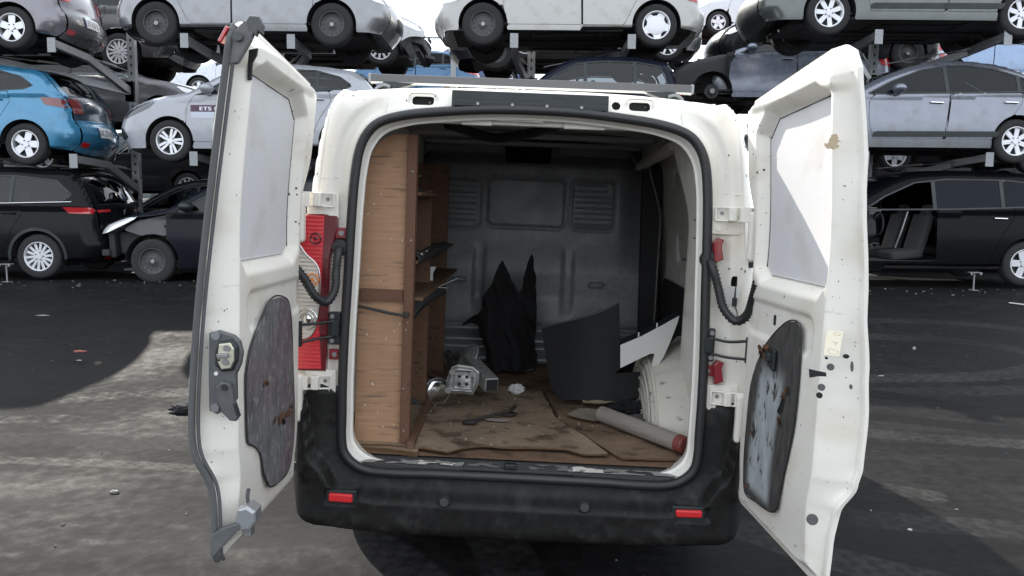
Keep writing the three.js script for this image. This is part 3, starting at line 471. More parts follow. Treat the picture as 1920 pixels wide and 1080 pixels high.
// --- top row
C.greyTop = park(car({ type: 'hatch', sx: 1.02, name: 'grey_hatchback', label: 'grey lilac hatchback with a white number plate, top rack at the left edge', paint: paint([.19, .185, .21], { metalness: .4 }), wheels: 'five', plate: 'ET·629·XL', reflectors: true, bumperMat: paint([.12, .12, .13]) }), 15, 48, ZN, 1);
C.silverTop = park(car({ type: 'hatch', name: 'silver_car', label: 'silver car on black steel wheels facing right, top rack above the left van door', paint: silver(), wheels: ['steel', 'steel'], grille: true, sx: 1.0 }), 620, 42, ZN, 0, 1);
C.whiteTop = park(car({ type: 'box', sx: 1.0, name: 'white_car', label: 'white boxy car with one white hubcap on the top rack above the van roof', paint: paint([.44, .44, .43], { metalness: 0, roughness: .45 }), wheels: ['steel', 'hubcap'] }), 905, 40, ZN, 0);
C.greenTop = park(car({ type: 'coupeback', sx: 1.04, name: 'grey_estate_car', label: 'grey green car with seven spoke wheels, top rack at the right', paint: paint([.085, .098, .098], { metalness: .4 }), wheels: 'seven', headMat: M.smoke, bumperMat: M.plastic }), 1557, 22, ZN, 0);
// --- row behind
const ZB = -11.6;
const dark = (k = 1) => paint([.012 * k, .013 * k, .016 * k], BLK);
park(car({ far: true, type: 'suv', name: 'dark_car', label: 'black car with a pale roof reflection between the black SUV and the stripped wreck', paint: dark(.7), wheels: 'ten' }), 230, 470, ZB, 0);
park(car({ far: true, type: 'hatch', name: 'dark_hatchback', label: 'dark grey hatchback behind the bright blue one on the rack', paint: paint([.05, .052, .058]), wheels: 'five' }), 75, 292, ZB, 1);
park(car({ far: true, type: 'coupeback', name: 'grey_car', label: 'grey car with a pale bonnet line behind the white lettered hatchback', paint: paint([.12, .12, .13]), wheels: 'ten' }), 300, 218, ZB, 0, 1);
park(car({ far: true, type: 'suv', name: 'dark_car', label: 'dark car with a bare alloy wheel behind the silver car on steel wheels, top left', paint: paint([.05, .052, .055]), wheels: 'multi', archGap: .03 }), 222, 98, ZB, 1, -1);
park(car({ far: true, type: 'hatch', name: 'white_wreck', label: 'white wreck with torn front bumper beside the sky gap, top left rack', paint: paint([.38, .39, .41]), wheels: 'ten', noPanels: ['front_bumper'], missing: [[[-.1, .15], [-.1, .55], [.3, .52], [.5, .4], [.5, .15]]], grille: false,
  more: (g, q) => part('torn_bumper', [box(.22, .14, 1.3, [.16, .5, 0], [0, 0, .3], .03), box(.1, .2, 1.1, [.2, .36, .05], [0.1, 0, -.4], .02), box(.2, .06, .5, [.1, .3, .4], [.2, .3, .2], .01)], std([.10, .10, .105], { roughness: .7, map: greyTex }), g) }), 712, 88, ZB, 0, 1);
park(car({ far: true, type: 'hatch', name: 'dark_wreck', label: 'dark wreck low behind the white boxy car, its spare wheel hanging', paint: dark(1.2), wheels: 'steel' }), 930, 96, ZB, 0, -1);
park(car({ far: true, type: 'hatch', name: 'silver_hatchback', label: 'silver tail of a car behind the white hubcap wheel', paint: silver(), wheels: 'double', W: .9 }), 1252, 80, ZB, 1, -1);
park(car({ type: 'hatch', sx: 1.05, name: 'front_wreck', label: 'blue grey wreck without front wing and wheel, left of the right van door', paint: paint([.19, .215, .28], { metalness: .5 }), wheels: 'five', noFrontWheel: true, noHead: true, noPanels: ['front_bumper', 'bonnet'], archGap: -.01,
  missing: [[[-.1, .15], [-.1, .8], [.5, 1.0], [1.2, 1.05], [1.12, .8], [1.08, .55], [1.14, .25], [1.14, .15]]],
  more: (g, q) => { const P = [[.12, .5], [.2, .72], [.6, .88], [1.1, .99], [1.16, .9], [1.1, .3], [.9, .3], [.3, .3]]; part('inner_wing', q.side(q.bbox(P), (x, y) => Math.min(sdPoly(P, x, y), Math.hypot(x - q.wheels[0], y - q.rad) - .36), -.10)[0], std([.03, .03, .032], { roughness: .55, map: greyTex }), g); part('engine_parts', [box(.5, .35, 1.1, [.5, .62, 0], [0, 0, .1], .06), box(.1, .08, 1.4, [.1, .45, 0], [0, 0, 0], .02), box(.3, .14, .4, [.45, .82, .3], [0, .3, .1], .05), cyl(.04, .04, .5, [.3, .7, .5], [0, 0, 1]), cyl(.03, .03, .4, [.7, .75, .45], [.5, 0, .3])], M.under, g); } }), 1338, 168, ZB, 0);
park(car({ far: true, type: 'hatch', name: 'black_wreck', label: 'black car nose hanging behind the grey estate, top right rack', paint: dark(), wheels: 'steel', plate: null }), 1440, 95, ZB, 0, -1);
park(car({ far: true, type: 'coupeback', name: 'pale_car', label: 'pale silver car seen between the right van door and the silver blue saloon roof', paint: paint([.28, .3, .35]), wheels: 'five' }), 1690, 168, ZB - .3, 1, -1);
park(car({ far: true, type: 'hatch', name: 'dark_car', label: 'dark car low behind the silver blue saloon, only a wheel showing', paint: dark(), wheels: 'star' }), 1682, 290, ZB, 0, -1);
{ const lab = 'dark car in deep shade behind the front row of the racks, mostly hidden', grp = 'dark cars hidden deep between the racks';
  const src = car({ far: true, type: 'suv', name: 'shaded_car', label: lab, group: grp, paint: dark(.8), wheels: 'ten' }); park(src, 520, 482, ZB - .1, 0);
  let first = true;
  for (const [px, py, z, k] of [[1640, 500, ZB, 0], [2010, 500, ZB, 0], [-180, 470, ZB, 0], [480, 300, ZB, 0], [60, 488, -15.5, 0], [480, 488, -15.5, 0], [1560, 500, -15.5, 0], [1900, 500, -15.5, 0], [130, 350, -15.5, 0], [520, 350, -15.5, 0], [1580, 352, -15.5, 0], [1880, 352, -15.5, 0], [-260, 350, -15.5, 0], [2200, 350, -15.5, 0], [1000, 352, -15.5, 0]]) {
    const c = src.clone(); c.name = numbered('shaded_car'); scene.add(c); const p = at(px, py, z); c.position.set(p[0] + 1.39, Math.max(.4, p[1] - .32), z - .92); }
}
// --- a second rack aisle further back
const ZF = -19.5;
park(car({ type: 'hatch', name: 'blue_hatchback', label: 'mid blue hatchback far behind, in the gap of sky above the van roof', paint: paint([.022, .105, .22], { metalness: .4 }), wheels: 'star', glass: phy([.12, .14, .15], { roughness: .02, transmission: 1, thickness: 0, specularIntensity: .4 }) }), 855, 170, ZF, 1, -1);
park(car({ far: true, type: 'hatch', sy: 1.0, name: 'dark_blue_car', label: 'dark blue car farthest behind, right of the mid blue hatchback', paint: paint([.02, .045, .16]), wheels: 'ten' }), 950, 147, ZF - 3, 1, -1);
park(car({ far: true, type: 'hatch', name: 'white_far_car', label: 'white car with star wheel trims far behind in the upper right gap', paint: paint([.66, .68, .72], { metalness: 0 }), wheels: 'star' }), 1348, 40, ZF, 0, -1);
park(car({ far: true, type: 'hatch', name: 'red_car', label: 'red car far behind, only a corner showing beside the wreck', paint: paint([.5, .03, .05]), wheels: 'five' }), 1380, 190, ZF + 2, 0, -1);
park(car({ far: true, type: 'hatch', name: 'light_blue_car', label: 'light blue car far behind at the upper right edge', paint: paint([.22, .32, .5]), wheels: 'five' }), 1960, 130, ZF, 0, 1);
park(car({ far: true, type: 'coupeback', name: 'pale_far_car', label: 'pale white car far behind, low left beside the white hatchback roof', paint: paint([.6, .63, .7]), wheels: 'five' }), 372, 166, ZF, 0, -1);
// ---------------------------------------------------------------- the steel racks
function rack(px, zPost, lv, topY, label) {
  const x = at(px, 300, ZN)[0], g = thing('car_rack', label, 'rack', 'steel car racks'); g.position.set(x, groundY(zPost), zPost);
  const g0 = groundY(zPost);
  part('post', [box(.13, topY, .10, [0, topY / 2, 0], [0, 0, 0], .006)], M.galv, g);
  for (let y = .3; y < topY; y += .14) part('post_hole', box(.03, .05, .004, [0, y, .051], [0, 0, 0], .001), M.black, g);
  part('foot_plate', box(.4, .03, .4, [0, .015, 0]), M.galv, g);
  for (const [tyre, apx] of lv) for (const ap of apx) {
    const y = tyre - g0 + .155, dx = at(ap, 300, ZN - .25)[0] - x, s = Math.sign(dx);
    const a = part('arm', [bar([s * .04, y - .48, .06], [dx, y - .10, 1.05], .08, .12)], M.galv, g);
    part('arm_tip', bar([dx, y - .10, 1.0], [dx, y - .06, 2.02], .08, .11), M.galv, a);
    part('end_plate', box(.12, .21, .012, [dx, y - .09, 2.03], [0, 0, 0], .003), M.galv, a);
    part('arm_bracket', box(.16, .34, .03, [s * .03, y - .48, .07], [0, 0, 0], .004), M.galv, a);
    part('turnbuckle', bar([dx * .15, y - .14, .12], [dx * .95, y - .08, 1.2], .014, .014), M.steel, a); part('turnbuckle_body', bar([dx * .38, y - .12, .4], [dx * .62, y - .10, .75], .035, .035), M.steel, a);
  }
  return g;
}
const zp = -10.85, T2 = 2.46 - .32 - .03, T3 = 4.22 - .32 - .03;
rack(130, zp, [[2.12, [-60, 150]], [3.80, [-90, 120]]], 4.2, 'steel rack post and arms under the grey lilac and bright blue cars, left edge');
rack(452, zp, [[2.17, [372, 566]], [3.88, [362, 556]]], 4.2, 'steel rack post and arms under the white lettered hatchback and silver car');
rack(1000, zp, [[2.27, [1020, 1180]], [3.92, [962, 1176]]], 4.3, 'steel rack post and arms under the white boxy car above the van');
rack(1745, zp, [[2.26, [1612, 1842]], [4.02, [1625, 1860]]], 4.4, 'steel rack post and arms under the silver blue saloon at the right');
{ const p = at(850, 85, ZF + .5), g = thing('steel_post', 'galvanised post with a slanted plate against the sky above the van', 'post'); g.position.set(p[0], .4, p[2]); part('post', box(.14, p[1] + .35 - .4, .1, [0, (p[1] + .35 - .4) / 2, 0]), M.galv, g); part('brace', bar([-.35, p[1] + .35, .1], [.35, p[1] - .45, .1], .03, .16), M.galv, g); part('rail', bar([-1.0, p[1] - .2, 0], [-.05, p[1] - .2, 0], .05, .05), M.galv, g); }
for (const [px, lab] of [[12, 'small steel T stand on the ground by the black SUV wheel, left edge'], [386, 'small steel T stand beside the left van door edge'], [1828, 'small steel T stand before the black people carrier']]) {
  const p = onY(px, 536, .4), g = thing('steel_stand', lab, 'stand', 'steel stands'); const z = ZN + .25, q = at(px, 500, z); g.position.set(q[0], groundY(z), z);
  part('stem', box(.02, .26, .012, [0, .13, 0], [0, 0, 0], .002), M.galv, g); part('top_plate', [box(.16, .012, .1, [0, .265, 0], [0, 0, 0], .002), box(.03, .04, .01, [-.07, .25, .05], [0, 0, .5]), box(.03, .04, .01, [.07, .25, .05], [0, 0, -.5])], M.galv, g); part('base', box(.1, .01, .1, [0, .005, 0]), M.galv, g);
}
// ---------------------------------------------------------------- the white van, rear doors open
const van = thing('panel_van', 'white panel van seen from behind with both rear doors wide open', 'van');
van.position.set(.012, 0, 0); van.rotation.order = 'YXZ'; van.rotation.set(0, -1.4 * Math.PI / 180, -1.9 * Math.PI / 180); van.updateMatrixWorld(true);
const vanInv = van.matrixWorld.clone().invert(), vanInvR = new THREE.Matrix4().extractRotation(vanInv);
const camV = camera.position.clone().applyMatrix4(vanInv);
const vdir = (px, py) => rayDir(px, py).applyMatrix4(vanInvR);
const Lz = (px, py, z) => { const d = vdir(px, py), t = (z - camV.z) / d.z; return camV.clone().addScaledVector(d, t).toArray(); };   // on the van plane z
const Ly = (px, py, y) => { const d = vdir(px, py), t = (y - camV.y) / d.y; return camV.clone().addScaledVector(d, t).toArray(); };
const Lx = (px, py, x) => { const d = vdir(px, py), t = (x - camV.x) / d.x; return camV.clone().addScaledVector(d, t).toArray(); };
const mirrorPoly = (h) => [...h, ...h.slice().reverse().filter(p => Math.abs(p[0]) > 1e-6).map(p => [-p[0], p[1]])];
function roundPoly(P, n = 6) { const c = new THREE.CatmullRomCurve3(P.map(p => new THREE.Vector3(p[0], p[1], 0)), true, 'centripetal'); return c.getPoints(P.length * n).slice(0, -1).map(v => [v.x, v.y]); }
const OPEN = roundPoly(mirrorPoly([[0, .508], [.35, .506], [.58, .506], [.648, .528], [.695, .58], [.704, .72], [.702, 1.0], [.690, 1.3], [.680, 1.55], [.667, 1.71], [.645, 1.80], [.595, 1.865], [.50, 1.90], [.38, 1.918], [.18, 1.936], [0, 1.94]]), 4);
const OUT = mirrorPoly([[0, .40], [.88, .40], [.915, .60], [.925, .90], [.905, 1.2], [.872, 1.5], [.85, 1.68], [.828, 1.82], [.80, 1.92], [.772, 1.975], [.738, 2.002], [.70, 1.995], [.62, 2.005], [.45, 2.018], [.2, 2.026], [0, 2.028]]);
const roofY = (x) => { const P = [[0, 2.028], [.2, 2.026], [.45, 2.018], [.62, 2.005], [.70, 1.995], [.738, 2.002], [.772, 1.975]]; return ramp(P, Math.abs(x)); };
const sdO = (x, y) => sdPoly(OPEN, x, y), sdOut = (x, y) => sdPoly(OUT, x, y);
const ringZ = (x, y) => {
  const a = -sdO(x, y), e = sdOut(x, y), top = sst(1.5, 1.9, y);
  let z = -.012 * sst(.025, .05, a) + .0 * a;
  z += .016 * sst(.07, .10, a) * (1 - top * .4);
  const r = .085; if (e < r) { const q = r - Math.max(e, 0); z -= (r - Math.sqrt(Math.max(0, r * r - q * q))) * .9; }
  return z;
};
{ // rear frame with its holes
  const holes = [[[772, 180], [813, 196]], [[1181, 190], [1220, 209]]].map(([a, b]) => { const p = Lz(...a, 0), q = Lz(...b, 0); return [(p[0] + q[0]) / 2, (p[1] + q[1]) / 2, Math.abs(p[0] - q[0]) / 2, .017]; });
  const rh = Lz(1156, 198, 0), slot = Lz(1376, 528, 0), blk = [Lz(848, 187, 0), Lz(1140, 205, 0)];
  const f = (x, y) => { let k = Math.min(sdOut(x, y), -sdO(x, y) + .014); for (const h of holes) k = Math.min(k, -sdBox(x, y, h[0], h[1], h[2], h[3], .012)); k = Math.min(k, Math.hypot(x - rh[0], y - rh[1]) - .017, -sdBox(x, y, slot[0], slot[1], .012, .021, .004)); return k; };
  part('rear_frame', [sheet(spread(-.94, .94, 170), spread(.40, 2.04, 150), (x, y) => [x, y, ringZ(x, y)], f)], M.van, van);
  const hb = [...holes, [rh[0], rh[1], .02, .02], [slot[0], slot[1], .015, .024]].map(h => box(h[2] * 2.3, h[3] * 2.3, .02, [h[0], h[1], -.05]));
  part('hole_backs', hb, M.black, van);
  const rims = holes.map(h => { const pts = []; for (let k = 0; k < 24; k++) { const t = k / 24 * 6.283, c = Math.cos(t), s = Math.sin(t); pts.push([h[0] + Math.sign(c) * Math.pow(Math.abs(c), .4) * (h[2] + .012), h[1] + Math.sign(s) * Math.pow(Math.abs(s), .4) * (h[3] + .012), ringZ(h[0], h[1]) + .001]); } return tube(pts, .004, 60, 6, true); });
  rims.forEach(g => part('hole_rim', g, M.van, van));
  // inner return of the opening
  const O2 = OPEN.map(p => [p[0] * .982, .508 + (p[1] - .508) * .984 + .008]);
  const ring = (sc, z, dy = 0) => [...OPEN, OPEN[0]].map(p => [p[0] * (1 + sc), 1.2 + (p[1] - 1.2) * (1 + sc) + dy, z]);
  part('opening_return', [band(ring(-.018, .004), ring(-.034, -.03), false, 2), band(ring(-.034, -.03), ring(-.045, -.035)), band(ring(-.045, -.035), ring(-.012, -.16), false, 3)], M.vanIn, van);
  // rubber seal round the opening
  part('door_seal', tube([...OPEN.filter((_, i) => i % 2 === 0)].map(p => [p[0], p[1], .016]), .0185, 260, 10, true), M.rubber, van);
  // black strip where the high brake light was
  const BY = (blk[0][1] + blk[1][1]) / 2 + .004;
  part('brake_light_recess', [box(Math.abs(blk[1][0] - blk[0][0]), .074, .03, [(blk[0][0] + blk[1][0]) / 2, BY, .006], [0, 0, 0], .004), box(Math.abs(blk[1][0] - blk[0][0]) - .02, .022, .03, [(blk[0][0] + blk[1][0]) / 2, BY - .012, .014], [0, 0, 0], .004)], M.plastic, van);
  const scr = []; for (let k = 0; k < 4; k++) scr.push(cyl(.006, .006, .006, [blk[0][0] + .1 + k * .13, BY - .012, .031], [Math.PI / 2, 0, 0], 10));
  part('clip_screws', scr, M.steel, van);
  { const chips = []; for (let k = 0; k < 170; k++) { const x = rr(-.9, .9), y = rr(.87, 2.02), a = rr(.0012, .004), b = a * rr(.7, 2); if (sdO(x, y) > -.035 || sdOut(x, y) < .01 || (Math.abs(x) < .35 && y > 1.9)) continue; chips.push(sheet(spread(x - a, x + a, 5), spread(y - b, y + b, 5), (p, q) => [p, q, ringZ(p, q) + .0012], (p, q) => .85 - Math.hypot((p - x) / a, (q - y) / b) + .5 * fbm(p * 900, q * 700, k))); } part('paint_chips', chips, std([.11, .09, .07], { roughness: .9 }), van).userData.kind = 'stuff'; }
  // seams between roof skin and pillars
  const seam = (pts) => tube(pts.map(([x, y]) => [x, y, ringZ(x, y) + .0005]), .0022, 20, 5);
  for (const s of [-1, 1]) { part('seam', seam([[s * .56, 2.0], [s * .562, 1.95], [s * .565, 1.915]]), M.vanIn, van); part('seam', seam([[s * .74, 1.66], [s * .79, 1.655], [s * .84, 1.65]]), M.vanIn, van); part('pillar_rib', tube([[s * .78, 1.93], [s * .80, 1.8], [s * .82, 1.6], [s * .845, 1.4]].map(([x, y]) => [x, y, ringZ(x, y) - .001]), .006, 30, 6), M.van, van); }
  // outer shell
  const top = (z) => z > -3.0 ? 2.03 : z > -3.75 ? lerp(2.03, 1.32, (-3.0 - z) / .75) : z > -4.6 ? lerp(1.32, 1.05, (-3.75 - z) / .85) : lerp(1.05, .5, (-4.6 - z) / .15);
  const os = OUT.filter(p => true), zs = [-.075, -.12, -.5, -1.5, -3.0, -3.35, -3.75, -4.2, -4.6, -4.75];
  const right = [...os.slice(1, 16)], all = [...right, ...os.slice(16)];
  part('body_shell', sheet(spread(0, all.length - 1, all.length - 1), zs, (i, z) => { const p = all[i], t = top(z), y = Math.min(p[1], t), nose = z < -4 ? 1 - .25 * Math.pow((-4 - z) / .75, 2) : 1; const ww = ramp([[.4, .88], [.6, .915], [.9, .925], [1.2, .905], [1.5, .872], [1.82, .828], [1.975, .772], [2.03, .7]], y); return [(Math.abs(p[0]) > .75 || p[1] > t ? Math.sign(p[0]) * Math.min(Math.abs(p[0]) < .7 ? Math.abs(p[0]) : ww, ww) : p[0]) * nose, y, z]; }, null, true), M.van, van);
  part('front_bumper', box(1.7, .5, .12, [0, .5, -4.72], [0, 0, 0], .05), M.bumper, van);
  part('windscreen', sheet([-.66, 0, .66], [0, 1], (x, t) => [x, lerp(1.38, 1.95, t), lerp(-3.72, -3.11, t) - .02]), M.smoke, van);
  part('chassis', [box(1.7, .12, 4.3, [0, .42, -2.3], [0, 0, 0], .02), cyl(.06, .06, 1.5, [0, .34, -.95], [0, 0, Math.PI / 2])], M.under, van);
  for (const [z, s] of [[-.98, -1], [-.98, 1], [-3.75, -1], [-3.75, 1]]) { const w = wheel('steel', .325, van, [s * .79, .325, z]); w.rotation.set(0, s * Math.PI / 2, 0); }
}
{ // rear bumper
  const P = mirrorPoly([[0, .262], [.78, .285], [.88, .30], [.925, .38], [.935, .52], [.93, .70], [.915, .862], [.86, .868], [.80, .85]]);
  const PB = mirrorPoly([[0, .262], [.55, .266], [.80, .285], [.89, .31], [.932, .40], [.938, .55], [.93, .72], [.918, .862]]);
  const lip = (x) => 0; // keeps the band level
  const bz = (x, y) => {
    const ax = Math.abs(x), a = -sdO(x, y), b = sdPoly(PB, x, y);
    const yb = .545 - .06 * sst(.0, .7, ax), bandTop = ramp([[0, .425], [.55, .425], [.70, .445], [.80, .56], [.86, .80]], ax);
    let z = lerp(.03, .085, 1 - sst(bandTop - .025, bandTop + .02, y));
    z -= .02 * sst(.10, .02, a);
    const k = sst(.80, .94, ax); z -= .16 * k * k;
    const r = .05, q = r - clamp(b, 0, r); z -= (r - Math.sqrt(Math.max(0, r * r - q * q)));
    z -= .016 * sst(.02, .0, Math.abs(sdBox(ax, y, .69, .418, .058, .022, .012)) * (sdBox(ax, y, .69, .418, .058, .022, .012) > 0 ? 0 : 1) + (sdBox(ax, y, .69, .418, .062, .024, .012) > 0 ? 0 : .02));
    return z;
  };
  part('rear_bumper', sheet(spread(-.945, .945, 170), spread(.25, .88, 64), (x, y) => [x, y, bz(x, y)], (x, y) => Math.min(sdPoly(PB, x, y), -sdO(x, y) - .012)), M.bumper, van);
  for (const s of [-1, 1]) part('bumper_side', band([[s * .931, .40, bz(.93, .4)], [s * .936, .55, bz(.93, .55)], [s * .93, .70, bz(.93, .7)], [s * .918, .862, bz(.91, .85)]].map(p => [p[0], p[1], -.2]), [[s * .95, .38, -.62], [s * .955, .55, -.62], [s * .95, .7, -.62], [s * .93, .862, -.62]], s < 0), M.bumper, van);
  for (const [x0, x1, y0, y1, s, lab] of [[617, 662, 924, 940, -1, 'red reflector, left, half dusty'], [1266, 1316, 955, 969, 1, 'red reflector, right']]) { const p = Lz(x0, (y0 + y1) / 2, .07), q = Lz(x1, (y0 + y1) / 2, .07), h = Math.abs(Lz(x0, y0, .07)[1] - Lz(x0, y1, .07)[1]); const cx = (p[0] + q[0]) / 2, cy = (p[1] + q[1]) / 2; part('reflector', box(q[0] - p[0], h, .02, [cx, cy, bz(cx, cy) + .006], [0, 0, .02 * s], .008), std([.62, .03, .035], { roughness: .25 }), van, lab); part('reflector_frame', box(q[0] - p[0] + .03, h + .035, .016, [cx, cy - .005, bz(cx, cy) - .002], [0, 0, 0], .012), M.plastic, van); }
  for (const [px, py] of [[833, 940], [1096, 950]]) { const p = Lz(px, py, .085); part('parking_sensor', [cyl(.017, .019, .014, [p[0], p[1], .088], [Math.PI / 2, 0, 0], 24)], std([.05, .05, .052], { roughness: .5 }), van); part('sensor_ring', xf(new THREE.TorusGeometry(.021, .004, 8, 28), [p[0], p[1], .086]), M.black, van); }
  for (const [px, py] of [[556, 872], [1382, 905]]) { const p = Lz(px, py, .0); part('bumper_plug', [xf(new THREE.TorusGeometry(.014, .004, 8, 20), [p[0], p[1], bz(p[0], p[1]) + .002]), cyl(.012, .012, .008, [p[0], p[1], bz(p[0], p[1])], [Math.PI / 2, 0, 0])], M.plastic, van); }
  // worn sill between seal and floor
  const silver = std([.30, .30, .29], { roughness: .6, map: grimeTex }), worn = std([.06, .06, .062], { roughness: .8, map: greyTex, bumpMap: bumpTex, bumpScale: .003 });
  part('sill_step', box(1.30, .03, .16, [0, .521, -.075], [0, 0, 0], .008), worn, van);
  const scuff = (x0, x1, z0, z1, m, th, sd) => part('sill_scuff', sheet(spread(x0, x1, Math.ceil((x1 - x0) / .006)), spread(z0, z1, 14), (x, z) => [x, .5385 + .0006 * sd + .0015 * fbm(x * 20, z * 20, sd), z], (x, z) => Math.min(fbm(x * 14, z * 22, sd, 4) + th, .006 - .0 + (z1 - z) + .02 * fbm(x * 30, 1, sd), z - z0 + .02 * fbm(x * 30, 5, sd)), true), m, van).userData.kind = 'stuff';
  scuff(-.64, -.22, -.05, .006, silver, .02, 1); scuff(.20, .64, -.05, .006, silver, .05, 2); scuff(.22, .34, -.06, .004, M.vanIn, .06, 3); scuff(-.40, -.26, -.05, .004, M.vanIn, -.02, 4); scuff(-.2, .2, -.06, .006, std([.16, .155, .15], { roughness: .8 }), -.06, 5);
  part('striker_cover', box(.44, .012, .09, [0, .533, -.025], [0, 0, 0], .006), worn, van); part('striker', box(.05, .02, .03, [-.03, .553, .01], [0, 0, 0], .005), M.plastic, van);
}
{ // lamp, clips, hinges, straps, gaiters on the two posts
  const LZ = .022, q = (px, py) => { const p = Lz(px, py, LZ); return [p[0], p[1]]; };
  const ridge = dataTex(64, 64, (u, v) => { const k = .5 + .5 * Math.sin(v * 64 * Math.PI * 2 / 8) * (.5 + .5 * Math.abs(Math.sin(u * 64 * Math.PI / 8))); return [k, k, k]; });
  ridge.repeat.set(8, 8);
  const redL = phy([.62, .025, .04], { roughness: .15, clearcoat: 1, bumpMap: ridge, bumpScale: .004 }), clr = phy([.66, .62, .56], { roughness: .18, clearcoat: 1, bumpMap: ridge, bumpScale: .004 });
  const lens = (P, z, d) => slab(P.map(p => q(...p)), d, .004).translate(0, 0, z);
  const lamp = part('tail_lamp', [slab([q(604, 404), q(629, 408), q(629, 430), q(616, 480), q(610, 640), q(607, 694), q(545, 692), q(545, 404)], .10, .006).translate(0, 0, -.088)], M.redDeep, van);
  part('red_lens', lens([[548, 404], [606, 406], [601, 560], [597, 500], [572, 474], [556, 450], [548, 440]], -.008, .026), redL, lamp);
  part('clear_lens', lens([[548, 444], [557, 452], [573, 476], [596, 502], [594, 600], [588, 622], [576, 632], [548, 632]], -.006, .024), clr, lamp);
  part('red_lens', lens([[548, 636], [578, 635], [590, 625], [597, 600], [600, 690], [548, 690]], -.008, .026), redL, lamp);
  part('lens_edge', tube([[548, 442], [557, 451], [573, 475], [597, 502], [595, 600], [588, 623], [576, 633], [548, 634]].map(p => [...q(...p), LZ + .002]), .003, 60, 6), M.chrome, lamp);
  for (const [px, py, r, m] of [[575, 598, .040, M.chrome], [586, 524, .022, M.amber], [592, 447, .02, M.redDeep]]) { const p = q(px, py); part('bulb_reflector', [xf(new THREE.TorusGeometry(r, .004, 8, 30), [p[0], p[1], LZ + .001]), xf(new THREE.SphereGeometry(r * .5, 16, 12), [p[0], p[1], LZ - .002], [0, 0, 0], [1, 1, .5])], m, lamp); }
  part('bulb_reflector', [xf(new THREE.TorusGeometry(.026, .003, 8, 30), [...q(575, 598), LZ + .003])], M.chrome, lamp);
  // red lamp clips
  const clipM = phy([.22, .012, .018], { roughness: .35, clearcoat: .5 });
  for (const [px, py] of [[640, 437], [627, 664]]) { const p = Lz(px, py, .01); part('lamp_clip', [box(.042, .042, .012, [p[0], p[1], .008], [0, 0, 0], .004)], clipM, van); part('clip_screw', cyl(.010, .010, .006, [p[0] + .002, p[1], .017], [Math.PI / 2, 0, 0], 16), M.steel, van); }
  for (const [px, py] of [[1331, 467], [1331, 695]]) { const p = Lz(px, py, .01); part('lamp_clip', [box(.046, .042, .012, [p[0] - .004, p[1], .008], [0, 0, 0], .004), slab([[.02, -.05], [.045, -.04], [.036, .01], [.042, .03], [.026, .035], [.012, .02]], .03).translate(p[0], p[1] + .005, 0)], clipM, van, 'broken stub of the missing tail lamp'); part('clip_screw', cyl(.010, .010, .006, [p[0] - .012, p[1], .017], [Math.PI / 2, 0, 0], 16), M.steel, van); }
  // hinges: a plate on the post and a folded arm to the door
  const hinge = (px, py, s, low) => {
    const p = Lz(px, py, .0), x = p[0], y = p[1];
    const h = part('door_hinge', [slab([[-.05, -.045], [.05, -.045], [.058, -.035], [.058, .05], [-.058, .05], [-.058, -.03]].map(([a, b]) => [x + a, y + b - (low ? 0 : .025)]), .008, .003)], M.van, van);
    part('hinge_arm', [box(.03, .055, .05, [x - s * .022 + s * .035, y + .005, .03], [0, 0, 0], .006), bar([x - s * .045, y + .030, .018], [x + s * .105, y + .030, .06], .012, .006), bar([x - s * .045, y - .020, .018], [x + s * .105, y - .020, .06], .012, .006), bar([x - s * .045, y - .02, .02], [x - s * .045, y + .032, .02], .008, .008), box(.04, .056, .006, [x + s * .06, y + .005, .052], [0, s * -.25, 0], .002)], M.van, h);
    part('hinge_pin', cyl(.009, .009, .075, [x + s * .10, y + .005, .06]), M.rubber, h);
    part('hinge_bolt', cyl(.008, .008, .008, [x - s * .02, y + .008, .012], [Math.PI / 2, 0, 0], 6), M.galv, h); part('hinge_bolt', cyl(.009, .009, .008, [x - s * .03, y - (low ? .03 : .052), .012], [Math.PI / 2, 0, 0], 6), M.van, h);
  };
  hinge(607, 377, -1); hinge(602, 716, -1, true); hinge(1362, 404, 1); hinge(1352, 746, 1, true);
  // check straps
  const strap = (px, py, s, qx, qy) => {
    const p = Lz(px, py, .0), e = Lz(qx, qy, .10);
    const c = part('door_check', [box(.044, .128, .03, [p[0], p[1], .012], [0, 0, 0], .006), box(.03, .06, .02, [p[0] - s * .004, p[1], .03], [0, 0, 0], .004)], M.plastic, van);
    part('check_bolts', [-1, 1].map(k => cyl(.009, .009, .006, [p[0] + s * .008, p[1] + k * .048, .029], [Math.PI / 2, 0, 0], 12)), M.steel, c);
    part('check_rod', tube([[p[0], p[1] + .03, .03], [p[0] + s * .06, p[1] + .022, .06], [e[0], e[1] + .035, .10]], .0055, 24, 8), M.plastic, c);
    part('check_rod', tube([[p[0], p[1] - .03, .03], [p[0] + s * .06, p[1] - .038, .06], [e[0], e[1] - .035, .10]], .0055, 24, 8), M.plastic, c);
    part('check_end', box(.02, .10, .02, [e[0], e[1], .10], [0, 0, 0], .004), M.plastic, c);
  };
  strap(630, 614, -1, 561, 626); strap(1327, 645, 1, 1403, 657);
  // corrugated cable gaiters
  const gait = (pts) => { const c = new THREE.CatmullRomCurve3(pts.map(V3), false, 'centripetal'); const g = new THREE.TubeGeometry(c, 150, .0165, 12); const pos = g.attributes.position, nor = g.attributes.normal; for (let i = 0; i <= 150; i++) for (let j = 0; j <= 12; j++) { const k = i * 13 + j, a = .0022 * Math.sin(i * 1.4) * (i < 36 || i > 60 ? 1 : .5); pos.setXYZ(k, pos.getX(k) + nor.getX(k) * a, pos.getY(k) + nor.getY(k) * a, pos.getZ(k) + nor.getZ(k) * a); } return g; };
  const GP = (a) => a.map(([px, py, z]) => Lz(px, py, z));
